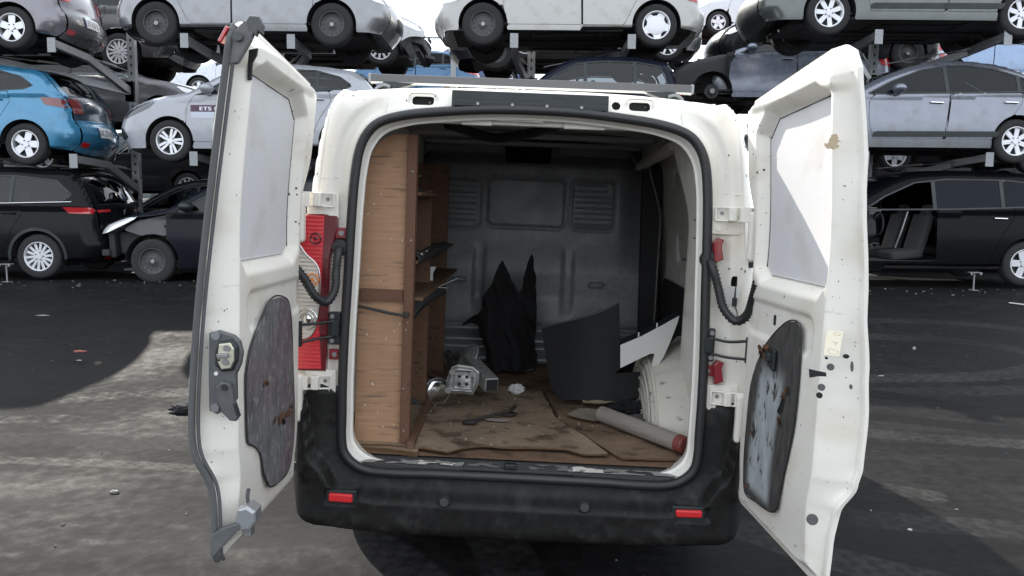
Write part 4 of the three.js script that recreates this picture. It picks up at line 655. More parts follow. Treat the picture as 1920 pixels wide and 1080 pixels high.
  part('cable_gaiter', gait(GP([[640, 463, .0], [634, 475, .05], [630, 510, .06], [627, 545, .07], [612, 566, .09], [592, 556, .12], [572, 525, .14], [545, 490, .17]])), M.rubber, van);
  part('cable_gaiter', gait(GP([[1328, 486, .0], [1336, 500, .05], [1347, 540, .06], [1358, 580, .07], [1380, 602, .09], [1400, 592, .12], [1412, 560, .16], [1420, 530, .2]])), M.rubber, van);
  for (const [px, py] of [[640, 463], [1328, 486]]) { const p = Lz(px, py, 0); part('gaiter_cup', cyl(.030, .034, .03, [p[0], p[1], .012], [Math.PI / 2, 0, 0], 24), M.rubber, van); }
  { const p = Lz(1410, 497, 0); part('grommet', [cyl(.013, .013, .012, [p[0], p[1], ringZ(p[0], p[1]) + .003], [Math.PI / 2, 0, 0], 20)], M.rubber, van); }
  // loose wires and tape where the right lamp was
  const w = Lz(1377, 566, .012); part('tape', sheet(spread(-.03, .03, 6), spread(-.045, .03, 6), (x, y) => [w[0] - .012 + x + .3 * y, w[1] + .03 + y, .012 + .006 * Math.sin(x * 90 + y * 50)]), M.paper, van);
  part('lamp_plug', [box(.018, .035, .016, [w[0], w[1], .012]), cyl(.004, .004, .05, [w[0], w[1] + .035, .014])], M.rubber, van); part('loose_wire', tube([[w[0], w[1] - .01, .015], [w[0] + .012, w[1] - .05, .02], [w[0] - .004, w[1] - .08, .015]], .002, 20, 6), M.plastic, van);
}
{ // cross bar on the roof
  const z = -.42, a = Lz(693, 147, z), b = Lz(1299, 169, z);
  const r = part('roof_bar', [bar(a, b, .055, .034, .004)], std([.11, .11, .112], { roughness: .6, metalness: .3 }), van);
  part('bar_groove', bar([a[0] + .01, a[1] - .019, z + .018], [b[0] - .01, b[1] - .019, z + .018], .02, .008), M.vanIn, r);
  part('end_cap', [bar(a, [a[0] + .012, a[1] + .0002, z], .06, .038)], M.galv, r); part('end_cap', [bar(b, [b[0] - .012, b[1], z], .06, .038)], M.galv, r);
  for (const [px, py] of [[735, 160], [1250, 180]]) { const p = Lz(px, py, z), s = Math.sign(p[0]), yt = a[1] + (b[1] - a[1]) * (p[0] - a[0]) / (b[0] - a[0]) - .018; part('bar_foot', slab([[p[0] - s * .10, yt], [p[0] + s * .03, yt], [p[0] + s * .06, yt - .03], [p[0] + s * .07, roofY(p[0]) - .01], [p[0] + s * .0, roofY(p[0]) - .01], [p[0] - s * .01, yt - .025]], .05).translate(0, 0, z - .025), M.plastic, r); part('foot_clamp', tube([[p[0] + s * .0, yt - .02, z + .035], [p[0] + s * .03, yt - .012, z + .035], [p[0] + s * .06, yt - .03, z + .035], [p[0] + s * .065, roofY(p[0]), z + .035]], .008, 24, 8), M.galv, r); }
}
// ---------------------------------------------------------------- the two open doors
// door coordinates: u from hinge to free edge, v height, m towards the inside of the van
const DA = (s) => (s < 0 ? 1.3 : 6.0) * Math.PI / 180, DW = .765, HX = (s) => s < 0 ? .914 : .888;
const D = (s, u, v, m) => [s * (HX(s) + u * Math.sin(DA(s)) - m * Math.cos(DA(s))), v, .035 + u * Math.cos(DA(s)) + m * Math.sin(DA(s))];
const nOut = (v) => ramp([[.46, -.018], [.62, -.015], [.72, -.004], [.80, .03], [.86, .040], [1.0, .044], [1.14, .034], [1.35, .010], [1.7, -.024], [2.06, -.068]], v);
const Ld = (s, px, py, m) => { const d = vdir(px, py), n = new THREE.Vector3(-s * Math.cos(DA(s)), 0, Math.sin(DA(s))), p0 = V3(D(s, 0, 0, m)); const t = p0.clone().sub(camV).dot(n) / d.dot(n), p = camV.clone().addScaledVector(d, t); const u = new THREE.Vector3(s * Math.sin(DA(s)), 0, Math.cos(DA(s))); return [p.clone().sub(p0).dot(u), p.y]; };
const DP = [[0, .53], [.0, 1.97], [.02, 2.0], [.60, 2.078], [.68, 2.075], [.735, 2.05], [.765, 2.0], [.765, 1.95], [.760, 1.2], [.765, .86], [.762, .80], [.738, .70], [.735, .49], [.72, .465], [.06, .478], [.02, .49]];
const plate = (v) => .078 + .035 * sst(1.45, 2.05, v) - .012 * sst(.75, .5, v);
const WIN = (u, v) => { const P = [[.145, 1.40], [.155, 1.86], [.23, 1.925], [.60, 1.955], [.655, 1.93], [.66, 1.40], [.62, 1.36], [.2, 1.36]]; return sdPoly(P, u, v); };
const dm = (u, v) => {                                              // inner pressing of a door
  const e = sdPoly(DP, u, v), rim = -nOut(v) + .014;
  let flat = plate(v);
  const w = WIN(u, v); flat -= .042 * sst(-.03, .012, w);
  flat -= .010 * sst(-.008, .008, Math.sin(1) * sdBox(u, v, .36, 1.22, .26, .06, .04));          // shallow panel under the window
  flat += .012 * sst(.05, .02, Math.abs(v - 1.985)) * sst(.05, .12, u);
  flat -= .098 * sst(.13, -.02, u) * sst(1.75, 1.40, v);
  const free = sst(.60, .70, u), top = sst(1.93, 2.0, v);
  const wdt = lerp(.03, .055, free);
  const k = sst(.020, .020 + wdt, e);
  return lerp(rim, flat, k) - .004 * sst(.008, .0, e);
};
function doorPart(s, name, us, vs, off, field, mat, parent, uvf) { return part(name, sheet(us, vs, (u, v) => D(s, u, v, dm(u, v) + off), field, s > 0 ? false : true, uvf), mat, parent); }
const uFine = [...spread(-.006, .06, 14), ...spread(.065, .66, 90).slice(1), ...spread(.665, .775, 44).slice(1)], vFine = [...spread(.455, .60, 30), ...spread(.607, 1.90, 180).slice(1), ...spread(1.904, 2.085, 46).slice(1)];
const boardTexL = dataTex(512, 512, (u, v) => { const a = fbm(u * 7, v * 3, 60), b = fbm(u * 26, v * 9, 62), c = sst(.16, .2, fbm(u * 30, v * 16, 66, 3)), st = sst(.0, .4, fbm(u * 2, v * 2, 69) + .2); let k = .125 + .08 * a + .06 * b; const r = [k * 1.0, k * .98, k * 1.0]; return r.map((q, i) => lerp(q, [.4, .39, .4][i], c * .3) - [.0, .022, .018][i] * st); });
const boardTexR = dataTex(512, 512, (u, v) => { const p = .38 + .0 * v, band = sst(.30, .17, Math.abs(u - lerp(.36, .50, sst(.2, .8, v)))) * sst(.78, .62, v) * sst(.02, .08, v); const a = fbm(u * 8, v * 7, 80), b = fbm(u * 26, v * 14, 83, 3), t = sst(-.12, .10, a + .8 * b + .28) * band; const k = .05 + .05 * fbm(u * 20, v * 8, 85), l = .36 + .16 * fbm(u * 9, v * 5, 88); return [lerp(k * 1.05, l * .93, t), lerp(k, l, t), lerp(k * .95, l * 1.03, t)]; });
for (const s of [-1, 1]) {
  const d = part('rear_door', [sheet(uFine, vFine, (u, v) => D(s, u, v, dm(u, v)), (u, v) => Math.min(sdPoly(DP, u, v), -(WIN(u, v) - .012)), s < 0)], M.van, van);
  const us = spread(-.006, .775, 60), vs = spread(.455, 2.085, 90);
  part('door_skin', sheet(us, vs, (u, v) => D(s, u, v, -nOut(v)), (u, v) => sdPoly(DP, u, v), s > 0), M.van, d);
  const edge = [...DP, DP[0]].flatMap((p, i, A) => i + 1 < A.length ? spread(0, 1, 8).slice(0, 8).map(t => [lerp(p[0], A[i + 1][0], t), lerp(p[1], A[i + 1][1], t)]) : [p]);
  part('door_edge', [band(edge.map(p => D(s, p[0], p[1], -nOut(p[1]))), edge.map(p => D(s, p[0], p[1], -nOut(p[1]) + .012)), s < 0)], M.van, d);
  doorPart(s, 'blanking_panel', spread(.10, .69, 50), spread(1.33, 1.98, 50), .003, (u, v) => WIN(u, v) - .014, std([.62, .62, .635], { roughness: .55, map: grimeTex }), d);
  part('panel_joint', tube([...Array(80)].map((_, i) => { const P = [[.145, 1.40], [.155, 1.86], [.23, 1.925], [.60, 1.955]]; const t = i / 79 * 3, k = Math.min(2, Math.floor(t)); const u = lerp(P[k][0], P[k + 1][0], t - k) + .012, v = lerp(P[k][1], P[k + 1][1], t - k) - (k ? .012 : 0); return D(s, u, v, dm(u, v) + .002); }), .0032, 100, 6), M.rubber, d);
  // board over the lower half
  const B = (s < 0 ? [[505, 562], [529, 556], [541, 570], [548, 690], [550, 800], [546, 850], [540, 880], [520, 905], [503, 912], [493, 890], [486, 850], [477, 838], [462, 828], [459, 760], [459, 700], [468, 650]] : [[1478, 603], [1497, 603], [1504, 614], [1501, 700], [1491, 800], [1472, 890], [1458, 955], [1448, 960], [1420, 942], [1398, 922], [1396, 880], [1402, 790], [1410, 720], [1422, 680], [1436, 648]]).map(p => Ld(s, ...p, .08));
  const bx = [Math.min(...B.map(p => p[0])), Math.max(...B.map(p => p[0])), Math.min(...B.map(p => p[1])), Math.max(...B.map(p => p[1]))];
  const tear = s > 0 ? (() => { const P = [[1466, 744], [1472, 752], [1469, 770], [1462, 778], [1456, 772], [1462, 760]].map(p => Ld(s, ...p, .086)); return (u, v) => -sdPoly(P, u, v); })() : (() => { const P = [[528, 782], [534, 784], [536, 793], [531, 798], [528, 792]].map(p => Ld(s, ...p, .086)); return (u, v) => -sdPoly(P, u, v); })();
  part('door_board', [sheet(spread(bx[0] - .01, bx[1] + .01, 70), spread(bx[2] - .01, bx[3] + .01, 80), (u, v) => D(s, u, v, .086 + .003 * fbm(u * 9, v * 9, 5)), (u, v) => Math.min(sdPoly(B, u, v), tear(u, v)), s < 0, (u, v) => [(u - bx[0]) / (bx[1] - bx[0]), (v - bx[2]) / (bx[3] - bx[2])])], std([1, 1, 1], { map: s < 0 ? boardTexL : boardTexR, roughness: .7, bumpMap: bumpTex, bumpScale: .003 }), d, s < 0 ? 'grey worn board with a rusty tear' : 'black board with flaking pale paint and a torn hole');
  part('board_edge', tube(B.map(p => D(s, p[0], p[1], .083)), .0026, 160, 6, true), M.rubber, d);
  part('board_backing', sheet(spread(bx[0] + .05, bx[1] - .05, 6), spread(bx[2] + .1, bx[3] - .1, 6), (u, v) => D(s, u, v, .0815), (u, v) => sdPoly(B, u, v) - .02, s < 0), M.black, d);
  const rustAt = s < 0 ? [[526, 786, 1], [538, 776, .9], [545, 768, .7], [515, 788, .6], [500, 716, .6], [494, 722, .5]] : [[1432, 662, 1], [1428, 655, .9], [1438, 652, .7], [1475, 732, .8], [1461, 790, .7], [1470, 742, .5], [1410, 810, .5], [1402, 912, .6]];
  const flakes = []; for (const [px, py, w] of rustAt) { const [u, v] = Ld(s, px, py, .088); for (let k = 0; k < 7; k++) { const a = rr(0, 6.28), r = rr(.005, .014) * w, p = D(s, u + rr(-.02, .02) * w, v + rr(-.015, .015) * w, .089 + rr(0, .006)); const g = new THREE.CircleGeometry(r, 6); g.rotateY(-s * Math.PI / 2 + rr(-.5, .5)); g.rotateX(rr(-.4, .4)); g.translate(...p); flakes.push(g); } }
  const fl = part('rust_flakes', flakes, M.rust, d); fl.userData.kind = 'stuff';
  const P3 = (px, py, m) => { const [u, v] = Ld(s, px, py, m); return D(s, u, v, m); };
  // free edge: hardware faces the camera.  point on plane u = const
  const Lu = (px, py, u) => { const dd = vdir(px, py), n = new THREE.Vector3(s * Math.sin(DA(s)), 0, Math.cos(DA(s))), p0 = V3(D(s, u, 0, 0)); const t = p0.clone().sub(camV).dot(n) / dd.dot(n); return camV.clone().addScaledVector(dd, t).toArray(); };
  const zAxis = new THREE.Vector3(s * Math.sin(DA(s)), 0, Math.cos(DA(s)));
  const faceSlab = (pts, u, dep, bev = .003) => { const Q = pts.map(p => Lu(...p, u)), g = slab(Q.map(p => [p[0], p[1]]), dep, bev); g.translate(0, 0, Q[0][2]); return g; };
  if (s < 0) {
    // rubber along the free edge and the torn top cap
    const rub = DP.slice(5, 14).map(p => D(s, p[0] + .004, p[1], -nOut(p[1]) + .010));
    part('edge_seal', tube(rub, .0105, 160, 8), M.oldRubber, d);
    part('edge_seal', tube(DP.slice(5, 14).map(p => D(s, p[0] - .004, p[1], -nOut(p[1]) + .026)), .0055, 160, 8), M.oldRubber, d);
    part('corner_cap', [faceSlab([[429, 114], [435, 84], [446, 61], [462, 44], [473, 46], [476, 62], [470, 76], [460, 94], [447, 116], [436, 119]], .752, .012, .005)], std([.16, .16, .165], { roughness: .75, map: greyTex }), d);
    part('cap_tab', [faceSlab([[466, 44], [473, 34], [486, 35], [494, 50], [493, 62], [486, 56], [482, 66], [476, 58], [470, 62]], .752, .012, .004)], M.oldRubber, d);
    part('cap_bolt', (() => { const p = Lu(447, 68, .775); return cyl(.013, .013, .012, p, [Math.PI / 2, 0, 0]); })(), M.oldRubber, d);
    part('lamp_shard', (() => { const p = Lu(422, 66, .75); return box(.012, .05, .03, p, [0, 0, -.5], .004); })(), M.red, d);
    part('catch_hole', faceSlab([[470, 95], [484, 92], [482, 104], [474, 118], [472, 150], [467, 150], [468, 116]], .70, .01, .001), M.black, d);
    // latch
    const lp = part('latch_plate', faceSlab([[398, 625], [412, 621], [440, 630], [450, 640], [455, 660], [452, 680], [443, 700], [444, 746], [436, 755], [418, 768], [410, 772], [398, 766], [397, 700]], .742, .012, .004), std([.13, .135, .14], { roughness: .55, map: greyTex, metalness: .3 }), d);
    part('latch_surround', faceSlab([[415, 642], [436, 638], [446, 650], [446, 672], [438, 690], [420, 692], [410, 682], [410, 656]], .750, .012, .005), M.plastic, lp);
    part('latch', faceSlab([[414, 646], [432, 644], [438, 654], [438, 676], [432, 688], [418, 690], [411, 676]], .764, .006, .003), std([.60, .58, .46], { roughness: .4, metalness: .6 }), lp);
    const b = (px, py, u, r, m, n = 'plate_bolt') => part(n, cyl(r, r, .010, Lu(px, py, u), [Math.PI / 2, 0, 0], 16), m, lp);
    b(425, 653, .775, .009, M.galv); b(423, 679, .775, .009, M.galv); b(405, 629, .757, .013, M.galv); b(404, 764, .757, .013, M.galv); b(406, 700, .757, .006, M.paper, 'plate_hole'); b(410, 675, .775, .003, M.black, 'plate_hole');
    part('latch_claw', bar(Lu(407, 667, .778), Lu(428, 667, .778), .014, .014), M.steel, lp);
    part('release_lever', [faceSlab([[412, 724], [420, 716], [432, 720], [437, 735], [441, 758], [448, 778], [444, 784], [436, 783], [424, 770], [415, 750]], .760, .016, .005)], std([.10, .10, .105], { roughness: .5, map: greyTex }), lp);
    b(421, 726, .782, .009, M.plastic, 'lever_pivot');
    part('lever_teeth', [0, 1, 2, 3, 4, 5].map(k => box(.012, .005, .014, Lu(441 + k * 1.2, 758 + k * 4, .775))), M.plastic, lp);
    // lower corner: stop lamp shell and rusty foot
    part('foot_rubber', faceSlab([[401, 1032], [404, 1000], [418, 990], [452, 978], [454, 984], [430, 1008], [404, 1038]], .738, .02, .004), M.oldRubber, d);
    const bs = part('bottom_stop', [faceSlab([[458, 960], [462, 945], [474, 942], [485, 950], [485, 965], [478, 976], [462, 978]], .70, .05, .008)], phy([.3, .31, .32], { roughness: .2, clearcoat: 1, metalness: .3 }), d); part('stop_strap', tube([Lu(466, 948, .71), Lu(464, 930, .72), Lu(466, 917, .72)], .006, 16, 6), M.oldRubber, bs); part('stop_base', faceSlab([[462, 985], [475, 985], [476, 997], [464, 998]], .70, .03), M.steel, bs);
  } else {
    const hole = (P, u = .742, m = M.black, n = 'edge_hole') => part(n, faceSlab(P, u, .004, .001), m, d);
    const el = (px, py, a, b) => [...Array(12)].map((_, k) => [px + a * Math.cos(k * .5236), py - b * Math.sin(k * .5236)]);
    hole(el(1557, 688, 6, 6), .745, M.oldRubber, 'edge_plug'); hole(el(1540, 726, 6, 6), .745, M.oldRubber, 'edge_plug'); hole(el(1536, 741, 5, 5)); hole(el(1586, 668, 5, 3.5)); hole(el(1549, 671, 2, 2)); hole(el(1523, 974, 10, 10), .738, M.oldRubber, 'edge_plug');
    hole([[1517, 692], [1530, 695], [1546, 698], [1547, 704], [1533, 704], [1518, 707]], .744);
    hole(el(1597, 687, 2, 9), .752, M.oldRubber, 'scuff'); hole(el(1595, 725, 2, 4), .752, M.oldRubber, 'scuff');
    const p1 = Lu(1549, 620, .748), p2 = Lu(1574, 667, .748), t = textDecal((c, w, h) => { c.fillStyle = '#f3ead2'; c.fillRect(0, 0, w, h); c.strokeStyle = '#a59b84'; c.lineWidth = 2; c.strokeRect(34, 8, 26, 14); c.beginPath(); c.moveTo(30, 60); c.lineTo(50, 72); c.lineTo(58, 60); c.moveTo(46, 62); c.lineTo(46, 84); c.moveTo(14, 112); c.lineTo(30, 104); c.lineTo(66, 116); c.lineTo(58, 134); c.lineTo(24, 132); c.closePath(); c.stroke(); }, 72, 144);
    part('sticker', box(Math.abs(p2[0] - p1[0]), Math.abs(p2[1] - p1[1]), .002, [(p1[0] + p2[0]) / 2, (p1[1] + p2[1]) / 2, p1[2]], [0, 0, -.06], .0005), std('#ffffff', { map: t, roughness: .6 }), d);
    part('rub_mark', (() => { const P = Lu(1561, 268, .745); return sheet(spread(-.022, .022, 14), spread(-.025, .025, 14), (x, y) => [P[0] + x, P[1] + y, P[2]], (x, y) => .02 - Math.hypot(x * 1.2, y) + .03 * fbm(x * 60, y * 60, 4)); })(), std([.45, .36, .24], { roughness: .9 }), d);
    part('lower_seal', tube([P3(1478, 1018, .03), P3(1500, 1030, .03), P3(1512, 1050, .03)], .012, 20, 8), M.oldRubber, d);
    const bc = Ld(s, 1446, 672, .09); part('handle_recess', [box(.012, .07, .09, D(s, bc[0], bc[1], .088), [0, -DA(s), 0], .006), box(.02, .03, .05, D(s, bc[0] - .01, bc[1] + .005, .096), [0, -DA(s), 0], .006)], M.plastic, d);
    const hc = Ld(s, 1448, 600, .078); part('edge_hole', box(.006, .035, .02, D(s, hc[0], hc[1], dm(hc[0], hc[1]) + .001), [0, -DA(s), 0], .003), M.black, d);
  }
  { // chipped paint, scratches and dirt spots
    const chips = [], n = 95; for (let k = 0; k < n; k++) { const edge = rnd() < .55; let u = edge ? rr(.69, .74) : rr(.03, .70), v = rr(.5, 2.0); if (k % 5 === 0) { u = rr(.10, .16); v = rr(1.38, 1.9); } if (k % 7 === 0) { u = rr(.02, .7); v = rr(.5, .62); } if (sdPoly(B, u, v) > -.01) continue; const a = rr(.0010, .0032) * (u > .66 ? .3 : 1), b = a * rr(.8, 2.4) * (u > .66 ? 2.4 : 1), sl = rr(-.5, .5); chips.push(sheet(spread(u - a, u + a, 6), spread(v - b, v + b, 6), (x, y) => D(s, x + sl * (y - v) * .3, y, dm(x, y) + .0012), (x, y) => .85 - Math.hypot((x - u) / a, (y - v) / b) + .5 * fbm(x * 900, y * 700, k), s < 0)); }
    part('paint_chips', chips.map(norm), std([.09, .075, .06], { roughness: .9 }), d).userData.kind = 'stuff';
  }
  // folded hinge covers on the door side
  for (const v of [1.50, .80]) part('hinge_cover', box(.035, .19, .045, D(s, .012, v, .045), [0, -s * DA(s), 0], .014), M.van, d);
}
const dustTex2 = dataTex(256, 256, (u, v) => { const a = tn(u, v, 5, 90), c = tn(u, v, 40, 92, 2); const k = .96 - .35 * sst(.0, .45, a) - .6 * sst(.24, .32, c); return [k, k * .98, k * .94]; });
// ---------------------------------------------------------------- load space
{
  const FY = .545, RY = 1.99, ZB2 = -2.3;
  part('load_floor', sheet(spread(-.82, .82, 4), spread(-2.39, -.09, 4), (x, z) => [x, FY - .001, z], null, true), std([.62, .5, .45], { roughness: .9, map: cardTex }), van);
  // roof lining with cross members
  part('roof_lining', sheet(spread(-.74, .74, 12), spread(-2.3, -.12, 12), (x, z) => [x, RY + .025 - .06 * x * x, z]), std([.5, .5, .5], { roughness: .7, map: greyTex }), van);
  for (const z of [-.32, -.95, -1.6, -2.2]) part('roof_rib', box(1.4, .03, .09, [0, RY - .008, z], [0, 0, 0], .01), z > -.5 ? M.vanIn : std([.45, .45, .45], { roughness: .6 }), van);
  part('roof_header', [box(1.16, .03, .04, [0, 1.905, -.10], [0, 0, 0], .006), box(.12, .03, .03, [-.22, 1.90, -.085], [0, 0, 0], .004), box(.16, .024, .03, [.2, 1.897, -.085], [0, 0, 0], .004)], M.vanIn, van);
  { const a = Lz(930, 221, -.06), b = Lz(1020, 223, -.06); part('latch_keeper', [box(b[0] - a[0], .026, .03, [(a[0] + b[0]) / 2, a[1], -.06], [0, 0, 0], .004)], M.van, van); part('keeper_slot', box((b[0] - a[0]) * .55, .012, .012, [(a[0] + b[0]) / 2 + .01, a[1] - .002, -.043], [0, 0, 0], .003), M.black, van); }
  { // loose black hose hanging from the roof
    const P = [[838, 232, -.5], [880, 246, -.6], [925, 258, -.6], [960, 256, -.55], [1000, 248, -.45], [1062, 228, -.3]].map(([a, b, c]) => Lz(a, b, c)); const g = tube(P, .022, 60, 10); part('hanging_strap', g, M.rag, van); }
  // left wall, mostly behind the shelf
  part('left_wall', sheet(spread(ZB2, -.12, 8), spread(FY - .05, RY, 8), (z, y) => [-.815 + .10 * sst(1.5, 1.95, y), y, z]), M.vanIn, van);
  // right wall: rear pillar, sliding door, wheel housing
  const slide = (z, y) => sdBox(z, y, -1.31, 1.26, .65, .66, .05);
  const wallX = (z, y) => .825 - .10 * sst(1.5, 1.95, y) - .045 * sst(.03, .0, Math.abs(sdBox(z, y, -.62, 1.3, .26, .75, .06)) - .0) * 0 - (.04 + .05 * sst(-.14, -.66, z)) * sst(-.0, .03, sdBox(z, y, -.40, 1.25, .27, .9, .05)) - .02 * sst(.0, .02, sdBox(z, y, -.46, 1.45, .12, .34, .03));
  part('right_wall', sheet(spread(ZB2, -.14, 90), spread(FY - .06, RY + .02, 60), (z, y) => [wallX(z, y), y, z], (z, y) => -slide(z, y)), M.vanIn, van);
  const win = (z, y) => sdBox(z, y, -1.22, 1.55, .42, .26, .07);
  part('sliding_door', sheet(spread(-2.0, -.64, 70), spread(.55, 1.95, 60), (z, y) => [.875 - .06 * sst(1.5, 1.9, y) + .022 * sst(-.01, .02, win(z, y)) + .02 * sst(1.12, 1.08, y), y, z], (z, y) => Math.min(slide(z, y) + .012, -(win(z, y) - .02)), true), M.vanIn, van);
  part('door_blank', sheet(spread(-1.7, -.75, 12), spread(1.2, 1.9, 12), (z, y) => [.892 - .06 * sst(1.5, 1.9, y), y, z], (z, y) => win(z, y) - .018, true), std([.22, .22, .225], { roughness: .6, map: greyTex }), van);
  part('door_lower_board', sheet(spread(-2.0, -.75, 20), spread(.56, 1.2, 12), (z, y) => [.855, y, z], (z, y) => sdBox(z, y, -1.37, .88, .57, .29, .05), true), M.bulkDark, van);
  part('door_gap', sheet(spread(-2.25, -1.02, 6), spread(.56, 1.92, 6), (z, y) => [.93 - .1 * sst(1.5, 1.95, y), y, z], null, true), M.black, van);
  part('door_rail', bar([.70, 1.86, -2.2], [.66, 1.885, -.7], .05, .04), M.vanIn, van);
  part('belt_post', bar([.80, .6, -2.05], [.76, 1.88, -2.05], .07, .12), M.bulkDark, van);
  for (const y of [1.58, 1.3, .98]) part('wall_bracket', box(.012, .05, .04, [.79, y, -2.22], [0, 0, 0], .004), M.galv, van);
  const scr = []; for (const [z, y] of [[-.40, 1.36], [-.41, 1.33]]) scr.push(xf(new THREE.TorusGeometry(.006, .0022, 6, 14), [wallX(z, y) - .002, y, z], [0, Math.PI / 2, 0])); part('rivets', scr, M.steel, van);
  for (const y of [1.47, 1.55]) part('wall_slot', box(.004, .006, .07, [wallX(-.45, y) - .001, y, -.45]), M.black, van);
  part('pillar_trim', bar([.735, .90, -.20], [.742, 1.25, -.20], .02, .035), std([.07, .07, .07], { roughness: .8, map: greyTex }), van);
  { const p = Lz(1282, 252, -.16); part('inspection_dot', cyl(.018, .018, .003, [p[0], p[1], p[2]], [Math.PI / 2, 0, -.5], 16), std([.5, .05, .12], { roughness: .6 }), van); }
  // right wheel housing with pressed ribs
  const ax = -.86, ay = .42, AR = .54;
  part('wheel_housing', sheet(spread(-1.42, -.24, 200), spread(FY - .02, .97, 80), (z, y) => { const rr0 = Math.hypot((z - ax) * .92, y - ay), k = sst(AR, AR - .13, rr0), rib = .006 * sst(-.6, .8, Math.sin((rr0 - .02) * 150)) * sst(.02, .25, k) * 0; return [.80 - .20 * k + rib - .006, y, z]; }, (z, y) => AR - Math.hypot((z - ax) * .92, y - ay), true), M.arch = phy([.62, .60, .54], { roughness: .6, map: dustTex2 }), van);
  for (const r of [.20, .26, .32, .38, .435]) { const pts = []; for (let k = 0; k <= 40; k++) { const t = .15 + k / 40 * 2.84, z = ax + r * Math.cos(t) / .92, y = ay + r * Math.sin(t); if (y < FY || z > -.245 || z < -1.4) continue; pts.push([.80 - .20 * sst(AR, AR - .13, r) - .004, y, z]); } part('housing_rib', tube(pts, .0105, 50, 8), M.arch, van); }
  // bulkhead between cab and load space
  const B0 = ZB2 + .02, pan = (x, y) => sdBox(x, y, -.03, 1.60, .265, .165, .05), v1 = (x, y) => sdBox(x, y, -.46, 1.585, .115, .17, .04), v2 = (x, y) => sdBox(x, y, .42, 1.60, .15, .165, .05), niche = (x, y) => sdPoly([[-.20, 2.05], [.14, 2.05], [.115, 1.865], [-.175, 1.865]], x, y);
  const bzf = (x, y) => { let z = B0; z += .05 * sst(.012, .05, y - 1.87) * 0; z += -.05 * sst(1.84, 1.93, y); z += .045 * sst(1.40, 1.12, y); z += .03 * sst(1.0, .80, y); const a = Math.abs(x + .03); z -= .10 * sst(.62, .80, a) * sst(1.1, 1.5, y); for (const f of [pan, v1, v2]) { const d = f(x, y); z -= .012 * sst(.012, .0, Math.abs(d)); z += .004 * sst(0, .02, d); } z -= .018 * sst(.05, .02, Math.abs(a - .30)) * sst(1.36, 1.2, y) * sst(.8, 1.0, y); z += .02 * sst(.025, .0, Math.abs(y - 1.07)) * sst(.055, .04, Math.abs(Math.abs(x) - .46)); z -= .018 * sst(.02, .005, Math.abs(y - (1.90 - Math.max(0, a - .52) * .9))) * 0; return z; };
  part('bulkhead', sheet(spread(-.85, .85, 150), spread(.76, 2.0, 120), (x, y) => [x, y, bzf(x, y)], (x, y) => -niche(x, y)), M.bulk, van);
  part('bulkhead_niche', box(.4, .2, .02, [-.03, 1.93, B0 - .10]), M.black, van);
  for (const [c, n, w] of [[-.46, 8, .19], [.42, 8, .25]]) for (let k = 0; k < n; k++) part('vent_slat', box(w - (c > 0 && k < 2 ? .05 * (2 - k) * .5 : 0), .014, .014, [c - (c > 0 && k < 2 ? .02 : 0), 1.73 - k * .037, B0 + .012], [.5, 0, 0], .005), M.bulk, van);
  for (const x of [-.66, .62]) part('bulkhead_bead', bar([x - .0, 1.98, B0 + .02], [x * 1.2, 1.82, B0 + .02], .01, .02), M.bulk, van);
  for (const [w, x, a] of [[.5, -.46, .02], [.46, .40, -.02]]) part('bulkhead_top_rail', box(w, .05, .03, [x, 1.945, B0 + .03], [0, 0, a], .006), M.bulk, van);
  // pale ledge under the bulkhead
  part('bulkhead_ledge', sheet(spread(-.82, .82, 4), spread(0, 1, 24), (x, t) => { const y = lerp(.54, .80, t); return [x, y, B0 + .16 - .10 * t + .02 * Math.sin(t * 14)]; }), std([.30, .31, .32], { roughness: .35, metalness: .3, map: greyTex }), van);
}
// ---------------------------------------------------------------- things lying in the van (built in van coordinates, then moved to their own base)
const FLOOR = .545;
function inVan(name, label, category, group) { const g = thing(name, label, category, group); g.userData.__v = 1; return g; }
function settle(g) {
  const b = new THREE.Box3(), t = new THREE.Box3();
  for (const c of g.children) { c.geometry.computeBoundingBox(); t.copy(c.geometry.boundingBox); b.union(t); }
  const base = new THREE.Vector3((b.min.x + b.max.x) / 2, b.min.y, (b.min.z + b.max.z) / 2);
  const shift = (c) => { c.geometry.translate(-base.x, -base.y, -base.z); c.children.forEach(shift); };
  g.children.forEach(shift);
  g.position.copy(van.localToWorld(base.clone())); g.quaternion.copy(van.quaternion); delete g.userData.__v; return g;
}
